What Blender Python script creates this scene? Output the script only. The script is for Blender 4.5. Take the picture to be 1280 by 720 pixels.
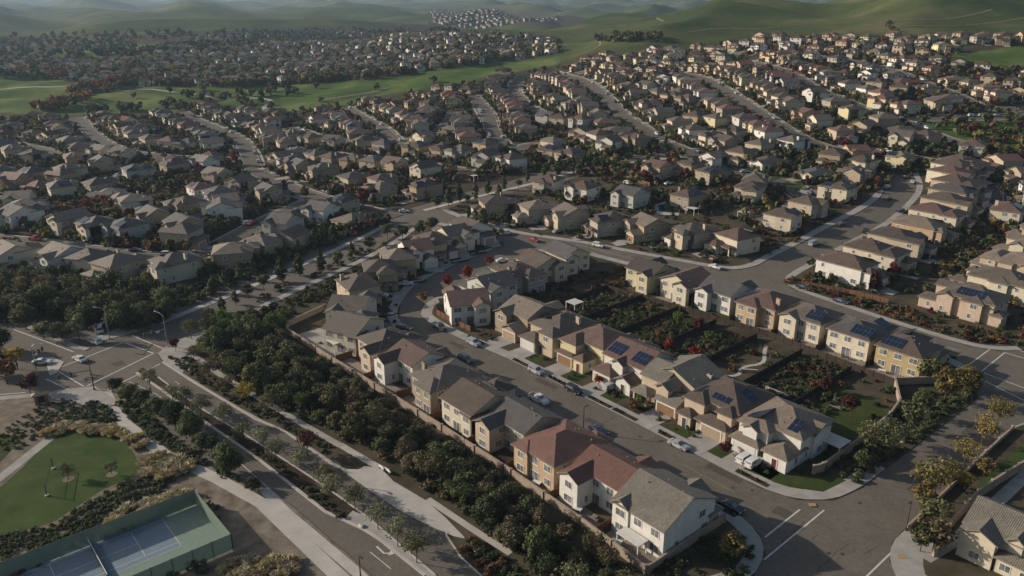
import bpy, bmesh, math, random
import numpy as np
from mathutils import Vector, Matrix
from mathutils.geometry import tessellate_polygon
R=math.radians
HAZE=0.000075
scene=bpy.context.scene
for o in list(bpy.data.objects): bpy.data.objects.remove(o)
COL=scene.collection
# ---------------------------------------------------------------- camera
cam_data=bpy.data.cameras.new('camera'); cam=bpy.data.objects.new('camera',cam_data); COL.objects.link(cam)
cam.location=(0,0,88.0); cam.rotation_euler=(R(70.0),0,0)
cam_data.sensor_width=36.0; cam_data.lens=36.0*985.0/1280.0; cam_data.clip_start=1.0; cam_data.clip_end=30000
scene.camera=cam
# ---------------------------------------------------------------- sky, sun, exposure
SUN_EL=21.0; SUN_DIR=(-0.969,0.247)      # towards the sun, on the ground plane
w=bpy.data.worlds.new("World"); scene.world=w; w.use_nodes=True
nt=w.node_tree; nt.nodes.clear()
sky=nt.nodes.new('ShaderNodeTexSky'); sky.sky_type='NISHITA'; sky.sun_disc=False
sky.sun_elevation=R(SUN_EL); sky.sun_rotation=math.atan2(SUN_DIR[0],SUN_DIR[1])
sky.altitude=200; sky.air_density=1.2; sky.dust_density=2.5; sky.ozone_density=1.0
bg=nt.nodes.new('ShaderNodeBackground'); bg.inputs['Strength'].default_value=0.082
ow=nt.nodes.new('ShaderNodeOutputWorld'); nt.links.new(sky.outputs[0],bg.inputs[0]); nt.links.new(bg.outputs[0],ow.inputs[0])
sd=bpy.data.lights.new('sun','SUN'); sd.energy=4.7; sd.angle=R(0.6); sd.color=(1.0,0.885,0.75)
sun=bpy.data.objects.new('sun',sd); COL.objects.link(sun)
dv=Vector((SUN_DIR[0]*math.cos(R(SUN_EL)),SUN_DIR[1]*math.cos(R(SUN_EL)),math.sin(R(SUN_EL))))
sun.rotation_euler=dv.to_track_quat('Z','Y').to_euler(); sun.location=(-200,100,200)
vs=scene.view_settings; vs.view_transform='Standard'; vs.look='None'; vs.gamma=1.0; vs.use_curve_mapping=False
vs.exposure=0.2
cy=scene.cycles; cy.max_bounces=5; cy.diffuse_bounces=2; cy.glossy_bounces=2; cy.transmission_bounces=2
cy.volume_bounces=0; cy.transparent_max_bounces=6; cy.caustics_reflective=False; cy.caustics_refractive=False
cy.use_denoising=True
F=985.0; PITCH=math.radians(20.0); H=88.0
TH=math.radians(-49.5)
UX,UY=math.cos(TH),math.sin(TH); VX,VY=-UY,UX
TY=[0,250,350,430,550,680,850,1000,1150,1400,1800,2300,2900,3600,5000,8000]
TA=[-.7,-.3,0,.2,.35,.65]
TT=[[0,0,0,0,1,3,10,12,18,22,34,44,58,40,60,90],
    [0,0,0,0,1,4,11,14,20,26,36,46,60,45,62,90],
    [0,0,3,6,12,18,26,33,40,44,28,30,38,50,66,90],
    [0,0,5,12,22,34,48,60,70,60,25,25,40,60,78,90],
    [0,0,7,16,32,48,66,80,90,80,45,35,45,65,80,90],
    [0,0,8,18,34,55,80,112,135,130,80,60,60,70,80,90]]
def _cr(p0,p1,p2,p3,t):
    return 0.5*((2*p1)+(-p0+p2)*t+(2*p0-5*p1+4*p2-p3)*t*t+(-p0+3*p1-3*p2+p3)*t*t*t)
def _row(r,Y):
    if Y<=0: return r[0]
    if Y>=8000: return r[-1]
    i=0
    while TY[i+1]<Y: i+=1
    t=(Y-TY[i])/(TY[i+1]-TY[i]); a=r[i];b=r[i+1]
    # monotone cubic with limited slopes
    def sl(k):
        if k<=0 or k>=len(TY)-1: return 0.0
        d0=(r[k]-r[k-1])/(TY[k]-TY[k-1]); d1=(r[k+1]-r[k])/(TY[k+1]-TY[k])
        return 0.0 if d0*d1<=0 else 2*d0*d1/(d0+d1)
    h=TY[i+1]-TY[i]; m0=sl(i)*h; m1=sl(i+1)*h
    return (2*t**3-3*t*t+1)*a+(t**3-2*t*t+t)*m0+(-2*t**3+3*t*t)*b+(t**3-t*t)*m1
def T(X,Y):
    if Y<250: return 0.0
    a=X/Y
    if a<=TA[0]: z=_row(TT[0],Y)
    elif a>=TA[-1]: z=_row(TT[-1],Y)
    else:
        i=0
        while TA[i+1]<a: i+=1
        t=(a-TA[i])/(TA[i+1]-TA[i]); t=t*t*(3-2*t)
        z=_row(TT[i],Y)*(1-t)+_row(TT[i+1],Y)*t
    if 600<Y<1050 and a<.12:
        k=min(1,(Y-600)/80.0)*min(1,(1050-Y)/150.0)*min(1,(.12-a)/.06); z+=k*(1.6*math.sin(X*.041+Y*.013)*math.sin(Y*.052+1)+1.0*math.sin(X*.09-Y*.03))
    if Y>740 and a>.02:
        k=min(1,(Y-740)/260.0)*min(1,(a-.02)/.15); s=math.sin
        wx=X+30*s(Y*.011)+25*s(X*.013+1); wy=Y+35*s(X*.009+.6)
        z+=k*(26*(1-abs(s(wx*.0088-wy*.0052+.5)))+9*(1-abs(s(wx*.019+wy*.011)))-13)
    if Y>850:
        k=min(1,(Y-850)/700.0); amp=k*(9+min(Y,5000)*0.0056)
        s=math.sin
        wx=X+90*s(Y*.0021+1)+40*s(X*.006); wy=Y+120*s(X*.0017+2)
        n=(1-abs(s(wx*.0042+wy*.0016)))*1.0+(1-abs(s(wx*.0083+wy*.0034+2)))*.35-.1+(1-abs(s(wx*.0023-wy*.0031+1.3)))*.9+.35*s(wx*.013+wy*.007)+.25*s(wy*.016-wx*.011)-.9
        z+=amp*n
    return z
_c={}
def P(px,py,dz=0.0):
    k=(px,py)
    if k not in _c:
        u=(px-640)/F;v=(360-py)/F
        dx=u;dy=math.cos(PITCH)+v*math.sin(PITCH);dk=-math.sin(PITCH)+v*math.cos(PITCH)
        t=60.0; st=3.0
        while t<9000:
            if H+dk*t<T(dx*t,dy*t): break
            t+=st; st=max(3.0,t*.008)
        lo,hi=t-st,t
        for _ in range(30):
            m=(lo+hi)/2
            if H+dk*m<T(dx*m,dy*m): hi=m
            else: lo=m
        _c[k]=(dx*hi,dy*hi)
    X,Y=_c[k]
    return (X,Y,T(X,Y)+dz)
O0=P(640,451)
def UV(u,v,dz=0.0):
    X=O0[0]+u*UX+v*VX; Y=O0[1]+u*UY+v*VY
    return (X,Y,T(X,Y)+dz)
def toUV(X,Y):
    a=X-O0[0];b=Y-O0[1]
    return (a*UX+b*UY,a*VX+b*VY)
def proj(X,Y,Z):
    z=Y*math.cos(PITCH)-(Z-H)*math.sin(PITCH); yy=Y*math.sin(PITCH)+(Z-H)*math.cos(PITCH)
    return (640+F*X/z,360-F*yy/z)
# ---------------------------------------------------------------- materials
def newmat(name,rough=0.85,spec=0.3):
    m=bpy.data.materials.new(name); m.use_nodes=True; n=m.node_tree
    b=n.nodes['Principled BSDF']; b.inputs['Roughness'].default_value=rough; b.inputs['Specular IOR Level'].default_value=spec
    return m,n,b
def nd(n,t,**k):
    x=n.nodes.new(t)
    for a,v in k.items(): setattr(x,a,v)
    return x
def noise(n,scale,detail=3,rough=0.6,coord='Object',vec=None):
    t=nd(n,'ShaderNodeTexNoise'); t.inputs['Scale'].default_value=scale; t.inputs['Detail'].default_value=detail; t.inputs['Roughness'].default_value=rough
    if vec is None:
        tc=nd(n,'ShaderNodeTexCoord'); vec=tc.outputs[coord]
    n.links.new(vec,t.inputs['Vector']); return t
def ramp(n,fac,stops):
    r=nd(n,'ShaderNodeValToRGB'); e=r.color_ramp.elements
    while len(e)<len(stops): e.new(0.5)
    for i,(p,c) in enumerate(stops):
        e[i].position=p; e[i].color=(c[0],c[1],c[2],1) if isinstance(c,(tuple,list)) else (c,c,c,1)
    n.links.new(fac,r.inputs[0]); return r
def mul(n,a,b,fac=1.0,mode='MULTIPLY'):
    m=nd(n,'ShaderNodeMixRGB',blend_type=mode); 
    for s,v in ((0,fac),(1,a),(2,b)):
        if hasattr(v,'is_linked') or hasattr(v,'links'): n.links.new(v,m.inputs[s])
        elif isinstance(v,tuple): m.inputs[s].default_value=(*v,1)
        else: m.inputs[s].default_value=v
    return m.outputs[0]
def bump(n,b,h,dist=0.05,strength=0.5):
    x=nd(n,'ShaderNodeBump'); x.inputs['Distance'].default_value=dist; x.inputs['Strength'].default_value=strength
    n.links.new(h,x.inputs['Height']); n.links.new(x.outputs[0],b.inputs['Normal'])
def geo_pos(n): return nd(n,'ShaderNodeNewGeometry').outputs['Position']
def simple(name,c,c2=None,scale=1.0,rough=0.85,spec=0.3,objcol=False,detail=4,metal=0,world=True,bmp=0):
    m,n,b=newmat(name,rough,spec); b.inputs['Metallic'].default_value=metal
    vec=geo_pos(n) if world else None
    t=noise(n,scale,detail,vec=vec)
    if objcol:
        oi=nd(n,'ShaderNodeObjectInfo'); lo=c if c else 0.8
        r=ramp(n,t.outputs[0],[(0.3,lo),(0.7,c2 if c2 else 1.05)])
        n.links.new(mul(n,oi.outputs['Color'],r.outputs[0]),b.inputs['Base Color'])
    else:
        r=ramp(n,t.outputs[0],[(0.3,c),(0.7,c2 or c)]); n.links.new(r.outputs[0],b.inputs['Base Color'])
    if bmp: bump(n,b,t.outputs[0],bmp,0.6)
    return m
M={}
M['stucco']=simple('stucco',0.86,1.04,0.7,0.95,0.15,objcol=True)
M['trim']=simple('trim_paint',(.60,.58,.54),(.68,.66,.62),2,0.7)
M['fascia']=simple('painted_fascia',(.20,.165,.13),(.27,.225,.18),2,0.8)
M['parklawn']=simple('park_turf',(.030,.054,.013),(.064,.094,.028),0.2,1,0.1,detail=10)
M['concrete']=simple('concrete',(.25,.235,.215),(.36,.345,.315),0.35,0.9,0.2,detail=7)
M['concrete_pale']=simple('pale_concrete',(.36,.335,.30),(.46,.43,.385),0.25,0.9,0.2,detail=7)
M['patio']=simple('patio_paving',(.17,.14,.115),(.28,.235,.195),0.8,0.9,0.2,detail=6)
M['mulch']=simple('bark_mulch',(.03,.022,.016),(.06,.045,.032),0.9,1,0.1,detail=8)
M['soil']=simple('garden_soil',(.034,.034,.019),(.10,.08,.055),0.16,1,0.1,detail=9)
M['drysoil']=simple('dry_bare_ground',(.10,.082,.06),(.24,.20,.155),0.35,1,0.1,detail=9)
M['lawn']=simple('lawn_turf',(.028,.042,.012),(.055,.072,.022),0.22,1,0.1,detail=10)
M['cover']=simple('ground_cover',(.016,.022,.009),(.045,.05,.02),0.7,1,0.05,detail=10,bmp=0.5)
M['paint']=simple('road_paint',(.42,.41,.38),(.6,.58,.55),1.2,0.8)
M['yellow']=simple('yellow_paint',(.30,.20,.08),(.40,.26,.09),2,0.8)
M['wood']=simple('fence_wood',(.10,.05,.028),(.19,.10,.055),1.1,0.9,detail=6)
M['darkwood']=simple('dark_fence_wood',(.026,.019,.015),(.055,.039,.03),1.1,0.9,detail=6)
M['stone_wall']=simple('stucco_block_wall',(.26,.20,.15),(.36,.29,.225),0.8,0.95,detail=6)
M['metal']=simple('dark_metal',(.03,.03,.03),(.05,.05,.05),3,0.5,0.5)
M['galv']=simple('galvanised_metal',(.35,.36,.37),(.42,.43,.44),3,0.45,0.5,metal=0.6)
M['white']=simple('white_painted_metal',(.6,.6,.58),(.68,.68,.66),3,0.5,0.5)
M['trunk']=simple('bark',(.05,.035,.025),(.12,.09,.065),2,0.95,world=False)
M['tyre']=simple('rubber',(.012,.012,.012),(.02,.02,.02),3,0.9)
M['rim']=simple('alloy_rim',(.35,.35,.36),(.45,.45,.46),3,0.35,0.5,metal=0.7)
M['lamp']=simple('lamp_lens',(.5,.5,.48),(.6,.6,.58),3,0.2,0.6)
M['redlens']=simple('red_lens',(.25,.01,.01),(.3,.015,.01),3,0.2,0.6)
M['pool']=simple('pool_water',(.05,.22,.26),(.08,.3,.33),0.5,0.08,0.6)
M['door']=simple('painted_door',0.85,1.05,2,0.7,objcol=True)
M['fabric']=simple('canvas',0.85,1.05,2,0.9,objcol=True)
M['plastic']=simple('painted_surface',0.9,1.05,2,0.6,objcol=True)
m,n,b=newmat('screen_mesh',0.8,0.2); oi=nd(n,'ShaderNodeObjectInfo'); n.links.new(oi.outputs['Color'],b.inputs['Base Color']); tb=nd(n,'ShaderNodeBsdfTransparent'); mx=nd(n,'ShaderNodeMixShader'); mx.inputs[0].default_value=0.68; n.links.new(tb.outputs[0],mx.inputs[1]); n.links.new(b.outputs[0],mx.inputs[2]); n.links.new(mx.outputs[0],n.nodes['Material Output'].inputs['Surface']); M['screen']=m
# car paint
m,n,b=newmat('car_paint',0.25,0.6); oi=nd(n,'ShaderNodeObjectInfo'); n.links.new(oi.outputs['Color'],b.inputs['Base Color']); b.inputs['Coat Weight'].default_value=0.5; M['car']=m
m,n,b=newmat('window_glass',0.12,0.7); t=noise(n,0.55,2,vec=geo_pos(n)); r=ramp(n,t.outputs[0],[(0.35,(.08,.09,.10)),(0.65,(.24,.25,.245))]); n.links.new(r.outputs[0],b.inputs['Base Color']); M['glass']=m
# asphalt: aggregate, patches, wheel wear, crack seams
def asphalt(name,k):
    m,n,b=newmat(name,0.9,0.25); pos=geo_pos(n)
    a=noise(n,0.09,9,0.72,vec=pos); c=noise(n,0.9,9,0.8,vec=pos)
    r1=ramp(n,a.outputs[0],[(0.3,(.108*k,.094*k,.077*k)),(0.7,(.150*k,.132*k,.109*k))]); r2=ramp(n,c.outputs[0],[(0.3,0.74),(0.7,1.2)])
    v=nd(n,'ShaderNodeTexVoronoi',feature='DISTANCE_TO_EDGE'); v.inputs['Scale'].default_value=0.085
    wv=noise(n,0.4,4,vec=pos); mx=nd(n,'ShaderNodeMixRGB'); mx.inputs[0].default_value=0.18
    sc=nd(n,'ShaderNodeVectorMath',operation='SCALE'); sc.inputs['Scale'].default_value=18; n.links.new(wv.outputs['Color'],sc.inputs[0])
    ad=nd(n,'ShaderNodeVectorMath',operation='ADD'); n.links.new(pos,ad.inputs[0]); n.links.new(sc.outputs[0],ad.inputs[1]); n.links.new(ad.outputs[0],v.inputs['Vector'])
    r3=ramp(n,v.outputs['Distance'],[(0.0,0.72),(0.018,1.0)])
    n.links.new(mul(n,mul(n,r1.outputs[0],r2.outputs[0]),r3.outputs[0],0.8),b.inputs['Base Color']); return m
M['asphalt']=asphalt('asphalt',1.0); M['asphalt_dark']=asphalt('newer_asphalt',0.62); M['asphalt_mid']=asphalt('worn_asphalt',0.8)
# roof tiles: rows along the eave in UV metres, tint from the object
def roofmat(name,sx,sy,var):
    m,n,b=newmat(name,0.62,0.5); uv=nd(n,'ShaderNodeUVMap'); 
    br=nd(n,'ShaderNodeTexBrick'); br.offset=0.5
    for k,v in (('Scale',1.0),('Mortar Size',0.03),('Brick Width',sx),('Row Height',sy),('Bias',0.0),('Mortar Smooth',0.3)): br.inputs[k].default_value=v
    br.inputs['Color1'].default_value=(1-var,)*3+(1,); br.inputs['Color2'].default_value=(1+var,)*3+(1,); br.inputs['Mortar'].default_value=(.55,.55,.55,1)
    n.links.new(uv.outputs[0],br.inputs['Vector'])
    pos=geo_pos(n); a=noise(n,0.35,5,0.7,vec=pos); ra=ramp(n,a.outputs[0],[(0.25,(.66,.64,.64)),(0.75,(1.12,1.1,1.06))])
    a2=noise(n,2.2,3,0.7,vec=pos); rb=ramp(n,a2.outputs[0],[(0.3,0.82),(0.7,1.16)])
    oi=nd(n,'ShaderNodeObjectInfo')
    c=mul(n,mul(n,mul(n,oi.outputs['Color'],br.outputs['Color']),ra.outputs[0]),rb.outputs[0]); n.links.new(c,b.inputs['Base Color'])
    wv=nd(n,'ShaderNodeTexWave',wave_type='BANDS',bands_direction='Y',wave_profile='SAW'); wv.inputs['Scale'].default_value=1/(sy*6.2832)*3.1416/1.0*0.32
    wv.inputs['Scale'].default_value=0.314159/sy*0.5*2
    n.links.new(uv.outputs[0],wv.inputs['Vector']); wx=nd(n,'ShaderNodeTexWave',wave_type='BANDS',bands_direction='X'); wx.inputs['Scale'].default_value=0.314159/sx
    n.links.new(uv.outputs[0],wx.inputs['Vector']); s=nd(n,'ShaderNodeMath',operation='ADD'); n.links.new(wv.outputs['Fac'],s.inputs[0]); n.links.new(wx.outputs['Fac'],s.inputs[1])
    bump(n,b,s.outputs[0],0.05,0.7); return m
M['tile']=roofmat('roof_tile',0.33,0.40,0.13)
# solar panels in UV metres
m,n,b=newmat('solar_cells',0.15,0.6); uv=nd(n,'ShaderNodeUVMap'); br=nd(n,'ShaderNodeTexBrick'); br.offset=0
for k,v in (('Scale',1.0),('Mortar Size',0.02),('Brick Width',1.0),('Row Height',1.65),('Mortar Smooth',0.0)): br.inputs[k].default_value=v
br.inputs['Color1'].default_value=(.008,.012,.03,1); br.inputs['Color2'].default_value=(.012,.018,.042,1); br.inputs['Mortar'].default_value=(.12,.13,.15,1)
n.links.new(uv.outputs[0],br.inputs['Vector']); n.links.new(br.outputs['Color'],b.inputs['Base Color']); M['solar']=m
# foliage: per-face tint attribute times object colour
def leafmat(name,tr=0.25):
    m,n,b=newmat(name,0.75,0.25); at=nd(n,'ShaderNodeAttribute',attribute_name='tint'); oi=nd(n,'ShaderNodeObjectInfo')
    c=mul(n,oi.outputs['Color'],at.outputs['Color']); n.links.new(c,b.inputs['Base Color'])
    tl=nd(n,'ShaderNodeBsdfTranslucent'); n.links.new(c,tl.inputs[0]); mx=nd(n,'ShaderNodeMixShader'); mx.inputs[0].default_value=tr
    out=n.nodes['Material Output']; n.links.new(b.outputs[0],mx.inputs[1]); n.links.new(tl.outputs[0],mx.inputs[2]); n.links.new(mx.outputs[0],out.inputs['Surface']); return m
M['leaf']=leafmat('foliage')
# merged far things carry their own colour attribute
m,n,b=newmat('tinted_surfaces',0.9,0.15); at=nd(n,'ShaderNodeAttribute',attribute_name='tint'); n.links.new(at.outputs['Color'],b.inputs['Base Color']); M['tinted']=m
# ---------------------------------------------------------------- mesh builder
class MB:
    def __init__(s): s.v=[]; s.f=[]; s.m=[]; s.uv=[]; s.c=[]; s.mats=[]
    def mi(s,name):
        if name not in s.mats: s.mats.append(name)
        return s.mats.index(name)
    def face(s,pts,mat,uv=None,col=None):
        i=len(s.v); s.v.extend([tuple(p) for p in pts]); s.f.append(tuple(range(i,i+len(pts)))); s.m.append(s.mi(mat)); s.uv.append(uv); s.c.append(col)
    def roofface(s,pts,mat,col=None):
        P0=[Vector(p) for p in pts]; nn=(P0[1]-P0[0]).cross(P0[2]-P0[0])
        if nn.length<1e-9: return
        nn.normalize(); h=Vector((-nn.y,nn.x,0)); h=h.normalized() if h.length>1e-4 else Vector((1,0,0)); up=nn.cross(h)
        s.face(pts,mat,[(p.dot(h)+50,p.dot(up)+50) for p in P0],col)
    def box(s,x0,x1,y0,y1,z0,z1,mat,bottom=False,col=None,M4=None):
        c=[(x0,y0,z0),(x1,y0,z0),(x1,y1,z0),(x0,y1,z0),(x0,y0,z1),(x1,y0,z1),(x1,y1,z1),(x0,y1,z1)]
        if M4 is not None: c=[tuple(M4@Vector(p)) for p in c]
        fs=[(4,5,6,7),(0,1,5,4),(1,2,6,5),(2,3,7,6),(3,0,4,7)]+([(3,2,1,0)] if bottom else [])
        for q in fs: s.face([c[k] for k in q],mat,None,col)
    def tube(s,pts,r,mat,k=8,r1=None,col=None):
        rings=[]; n_=len(pts)
        for i,p in enumerate(pts):
            p=Vector(p); d=(Vector(pts[min(i+1,n_-1)])-Vector(pts[max(i-1,0)])).normalized()
            a=d.orthogonal().normalized(); b_=d.cross(a); rr=r if r1 is None else r+(r1-r)*i/(n_-1)
            rings.append([p+rr*(math.cos(2*math.pi*j/k)*a+math.sin(2*math.pi*j/k)*b_) for j in range(k)])
        for i in range(n_-1):
            for j in range(k): s.face([rings[i][j],rings[i][(j+1)%k],rings[i+1][(j+1)%k],rings[i+1][j]],mat,None,col)
        s.face(rings[-1],mat,None,col); s.face(rings[0][::-1],mat,None,col)
    def mesh(s,name,smooth=False):
        me=bpy.data.meshes.new(name); me.from_pydata(s.v,[],s.f)
        for x in s.mats: me.materials.append(M[x])
        me.polygons.foreach_set('material_index',s.m)
        if smooth: me.polygons.foreach_set('use_smooth',[True]*len(s.f))
        if any(u is not None for u in s.uv):
            l=me.uv_layers.new(name='UVMap'); fl=[]
            for f,u in zip(s.f,s.uv):
                for k in range(len(f)): fl.extend(u[k] if u else (0.0,0.0))
            l.data.foreach_set('uv',fl)
        if any(c is not None for c in s.c):
            a=me.color_attributes.new('tint','FLOAT_COLOR','CORNER'); fl=[]
            for f,c in zip(s.f,s.c):
                c=c or (1,1,1)
                for k in f: fl.extend((c[0],c[1],c[2],1.0))
            a.data.foreach_set('color',fl)
        me.update(); return me
def link(name,me,parent=None,loc=None,rz=0.0,color=None,**props):
    o=bpy.data.objects.new(name,me); COL.objects.link(o)
    if parent is not None: o.parent=parent
    if loc is not None: o.location=loc
    if rz: o.rotation_euler=(0,0,rz)
    if color: o.color=(color[0],color[1],color[2],1)
    for k,v in props.items():
        if v is not None: o[k]=v
    return o
def thing(name,label,cat,loc,rz=0.0,group=None,me=None,color=None):
    return link(name,me,None,loc,rz,color,label=label,category=cat,group=group)
def inpoly(x,y,p):
    c=False; j=len(p)-1
    for i in range(len(p)):
        if (p[i][1]>y)!=(p[j][1]>y) and x<(p[j][0]-p[i][0])*(y-p[i][1])/(p[j][1]-p[i][1]+1e-12)+p[i][0]: c=not c
        j=i
    return c
def xy(p): return (p[0],p[1])
def PX(*pts): return [xy(P(a,b)) for a,b in pts]
def UVS(*pts): return [xy(UV(a,b)) for a,b in pts]
def sheet(name,poly,dz,mat,skirt=0.0,kind='structure',label=None,cat=None,group=None,maxlen=12.0):
    """a pavement, lawn or path: a polygon laid over the ground, with a kerb face down its rim"""
    bm=bmesh.new(); vs_=[bm.verts.new((x,y,0)) for x,y in poly]
    for a,b,c in tessellate_polygon([[Vector((x,y,0)) for x,y in poly]]):
        try: bm.faces.new((vs_[a],vs_[b],vs_[c]))
        except ValueError: pass
    flat=max(y for x,y in poly)<245
    if not flat:
        for _ in range(7):
            es=[e for e in bm.edges if e.calc_length()>maxlen]
            if not es: break
            bmesh.ops.subdivide_edges(bm,edges=es,cuts=1,use_grid_fill=False); bmesh.ops.triangulate(bm,faces=[f for f in bm.faces if len(f.verts)>3])
    bmesh.ops.recalc_face_normals(bm,faces=bm.faces[:])
    if bm.faces and sum(f.normal.z for f in bm.faces)<0: bmesh.ops.reverse_faces(bm,faces=bm.faces[:])
    for v in bm.verts: v.co.z=T(v.co.x,v.co.y)+dz
    if skirt:
        be=[e for e in bm.edges if len(e.link_faces)==1]
        r=bmesh.ops.extrude_edge_only(bm,edges=be)
        for g in r['geom']:
            if isinstance(g,bmesh.types.BMVert): g.co.z-=skirt
        bmesh.ops.recalc_face_normals(bm,faces=bm.faces[:])
    me=bpy.data.meshes.new(name); bm.to_mesh(me); bm.free(); me.materials.append(M[mat])
    return link(name,me,kind=kind,label=label,category=cat,group=group)
def resample(pts,step):
    out=[pts[0]]; 
    for a,b in zip(pts,pts[1:]):
        L=math.dist(a,b); k=max(1,int(round(L/step)))
        for i in range(1,k+1): out.append((a[0]+(b[0]-a[0])*i/k,a[1]+(b[1]-a[1])*i/k))
    return out
def smooth(pts,it=2):
    for _ in range(it):
        o=[pts[0]]
        for a,b in zip(pts,pts[1:]): o+= [(a[0]*.75+b[0]*.25,a[1]*.75+b[1]*.25),(a[0]*.25+b[0]*.75,a[1]*.25+b[1]*.75)]
        o.append(pts[-1]); pts=o
    return pts
def offset(pts,d):
    out=[]
    for i,p in enumerate(pts):
        a=pts[max(i-1,0)]; b=pts[min(i+1,len(pts)-1)]; dx,dy=b[0]-a[0],b[1]-a[1]; L=math.hypot(dx,dy) or 1
        out.append((p[0]-dy/L*d,p[1]+dx/L*d))
    return out
def ribbon(name,pts,a,b,dz,mat,skirt=0.0,step=6.0,kind='structure'):
    """a strip between offsets a and b (left positive) of a polyline, draped on the ground"""
    pts=resample(pts,step); L0=offset(pts,a); R0=offset(pts,b); mb=MB()
    z=lambda q,e=0: (q[0],q[1],T(q[0],q[1])+dz-e)
    k=3 if abs(a-b)>5 else 1
    for i in range(len(pts)-1):
        for j in range(k):
            f0,f1=j/k,(j+1)/k; lr=lambda q,r,f: (q[0]+(r[0]-q[0])*f,q[1]+(r[1]-q[1])*f)
            mb.face([z(lr(L0[i],R0[i],f0)),z(lr(L0[i],R0[i],f1)),z(lr(L0[i+1],R0[i+1],f1)),z(lr(L0[i+1],R0[i+1],f0))],mat)
        if skirt:
            mb.face([z(L0[i]),z(L0[i+1]),z(L0[i+1],skirt),z(L0[i],skirt)],mat); mb.face([z(R0[i+1]),z(R0[i]),z(R0[i],skirt),z(R0[i+1],skirt)],mat)
    return link(name,mb.mesh(name),kind=kind)
# ---------------------------------------------------------------- terrain sheet
RES=[[(-200,800),(-200,135),(60,143),(150,143),(240,137),(290,132),(350,140),(420,135),(480,118),(540,110),(600,98),(690,82),(740,66),(860,60),(960,44),(1175,45),(1290,40),(1600,34),(1600,800)],
     [(-300,98),(-300,40),(60,46),(300,40),(420,33),(560,30),(590,42),(690,50),(700,66),(640,75),(560,86),(450,101),(300,109),(150,107),(95,104),(60,96)],
     [(540,12),(620,10),(740,22),(700,33),(540,30)]]
GREENS=[[(1158,73),(1290,55),(1400,50),(1400,84),(1290,84),(1180,80)],[(60,73),(75,62),(120,55),(170,54),(215,58),(200,68),(110,74)],[(210,58),(330,48),(460,48),(480,53),(340,57),(240,63)],[(1135,152),(1285,150),(1285,190),(1240,192),(1175,165)],[(-50,140),(35,148),(25,160),(-50,162)]]
def green_at(X,Y):
    if Y<330: return 0.0
    px,py=proj(X,Y,T(X,Y))
    for p in GREENS:
        if inpoly(px,py,p): return 0.9
    for p in RES:
        if inpoly(px,py,p): return 0.0
    return 1.0 if (Y<880 and X/Y<0.05) else 0.45
mb=MB(); ys=[-150,-60,0,40]+[60+3*i for i in range(114)]
while ys[-1]<9500: ys.append(ys[-1]*1.0125)
NX=190; xs=[-1.05+2.1*i/NX for i in range(NX+1)]
vv=[];gg=[]
for Y in ys:
    for a in xs:
        X=a*max(abs(Y),60)+ (a*60 if Y<60 else 0)*0; X=a*(max(Y,60)+80 if Y<60 else Y+80)
        vv.append((X,Y,T(X,Y))); gg.append(green_at(X,Y))
ff=[]
for j in range(len(ys)-1):
    for i in range(NX):
        k=j*(NX+1)+i; ff.append((k,k+1,k+NX+2,k+NX+1))
me=bpy.data.meshes.new('ground'); me.from_pydata(vv,[],ff); me.polygons.foreach_set('use_smooth',[True]*len(ff))
at=me.attributes.new('green','FLOAT','POINT'); at.data.foreach_set('value',gg)
m,n,b=newmat('ground_cover_mix',1.0,0.05); pos=geo_pos(n); g=nd(n,'ShaderNodeAttribute',attribute_name='green')
s1=noise(n,0.05,9,0.7,vec=pos); r1=ramp(n,s1.outputs[0],[(0.3,(.035,.03,.02)),(0.55,(.07,.056,.038)),(0.75,(.035,.042,.018))])
s2=noise(n,0.006,12,0.72,vec=pos); r2=ramp(n,s2.outputs[0],[(0.36,(.028,.040,.014)),(0.46,(.044,.061,.02)),(0.54,(.068,.082,.028)),(0.64,(.12,.112,.055))])
s3=noise(n,0.02,9,0.7,vec=pos); r3=ramp(n,s3.outputs[0],[(0.36,(.04,.07,.017)),(0.5,(.068,.108,.026)),(0.62,(.13,.15,.05))])
mr=nd(n,'ShaderNodeMapRange'); mr.inputs['From Min'].default_value=0.45; mr.inputs['From Max'].default_value=0.85; n.links.new(g.outputs['Fac'],mr.inputs[0])
gr=mul(n,r2.outputs[0],r3.outputs[0],mr.outputs[0],'MIX')
mr2=nd(n,'ShaderNodeMapRange'); mr2.inputs['From Min'].default_value=0.05; mr2.inputs['From Max'].default_value=0.4; n.links.new(g.outputs['Fac'],mr2.inputs[0])
n.links.new(mul(n,r1.outputs[0],gr,mr2.outputs[0],'MIX'),b.inputs['Base Color']); M['ground']=m
me.materials.append(m); link('ground',me,kind='structure')
# ---------------------------------------------------------------- nearby roads: asphalt under raised, kerbed blocks
A1=sheet('road_asphalt',UVS((-46,-5),(-60,5),(-74,30),(-84,54),(-96,56),(-104,60),(-130,50),(-135,60),(-137,67),(-118,88),(-100,93),(-62,100),(-20,108),(-12,125),(-19,165),(-22,190),(-30,225),(-36,250),(-36,275),(-10,275),(4,240),(6,190),(14,130),(20,110),(60,112),(75,115),(76,180),(104,180),(104,90),(200,90),(200,60),(104,60),(104,0),(200,0),(200,-40),(104,-22),(100,-60),(75,-60),(75,-16),(0,-16),(-30,-16)),0.05,'asphalt')
A2=sheet('boulevard_asphalt',UVS((-200,-84),(-200,-62),(-100,-60),(-102,-46),(-112,-20),(-130,20),(-145,52),(-150,100),(-154,165),(-138,220),(-118,220),(-128,165),(-127,100),(-125,50),(-108,25),(-88,-12),(-74,-45),(-70,-56),(-40,-56),(0,-56),(60,-48),(104,-48),(104,-80),(-40,-80),(-55,-86),(-55,-108),(-70,-150),(-90,-180),(-130,-200),(-150,-200),(-84,-98),(-105,-100),(-200,-110)),0.046,'asphalt')
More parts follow.
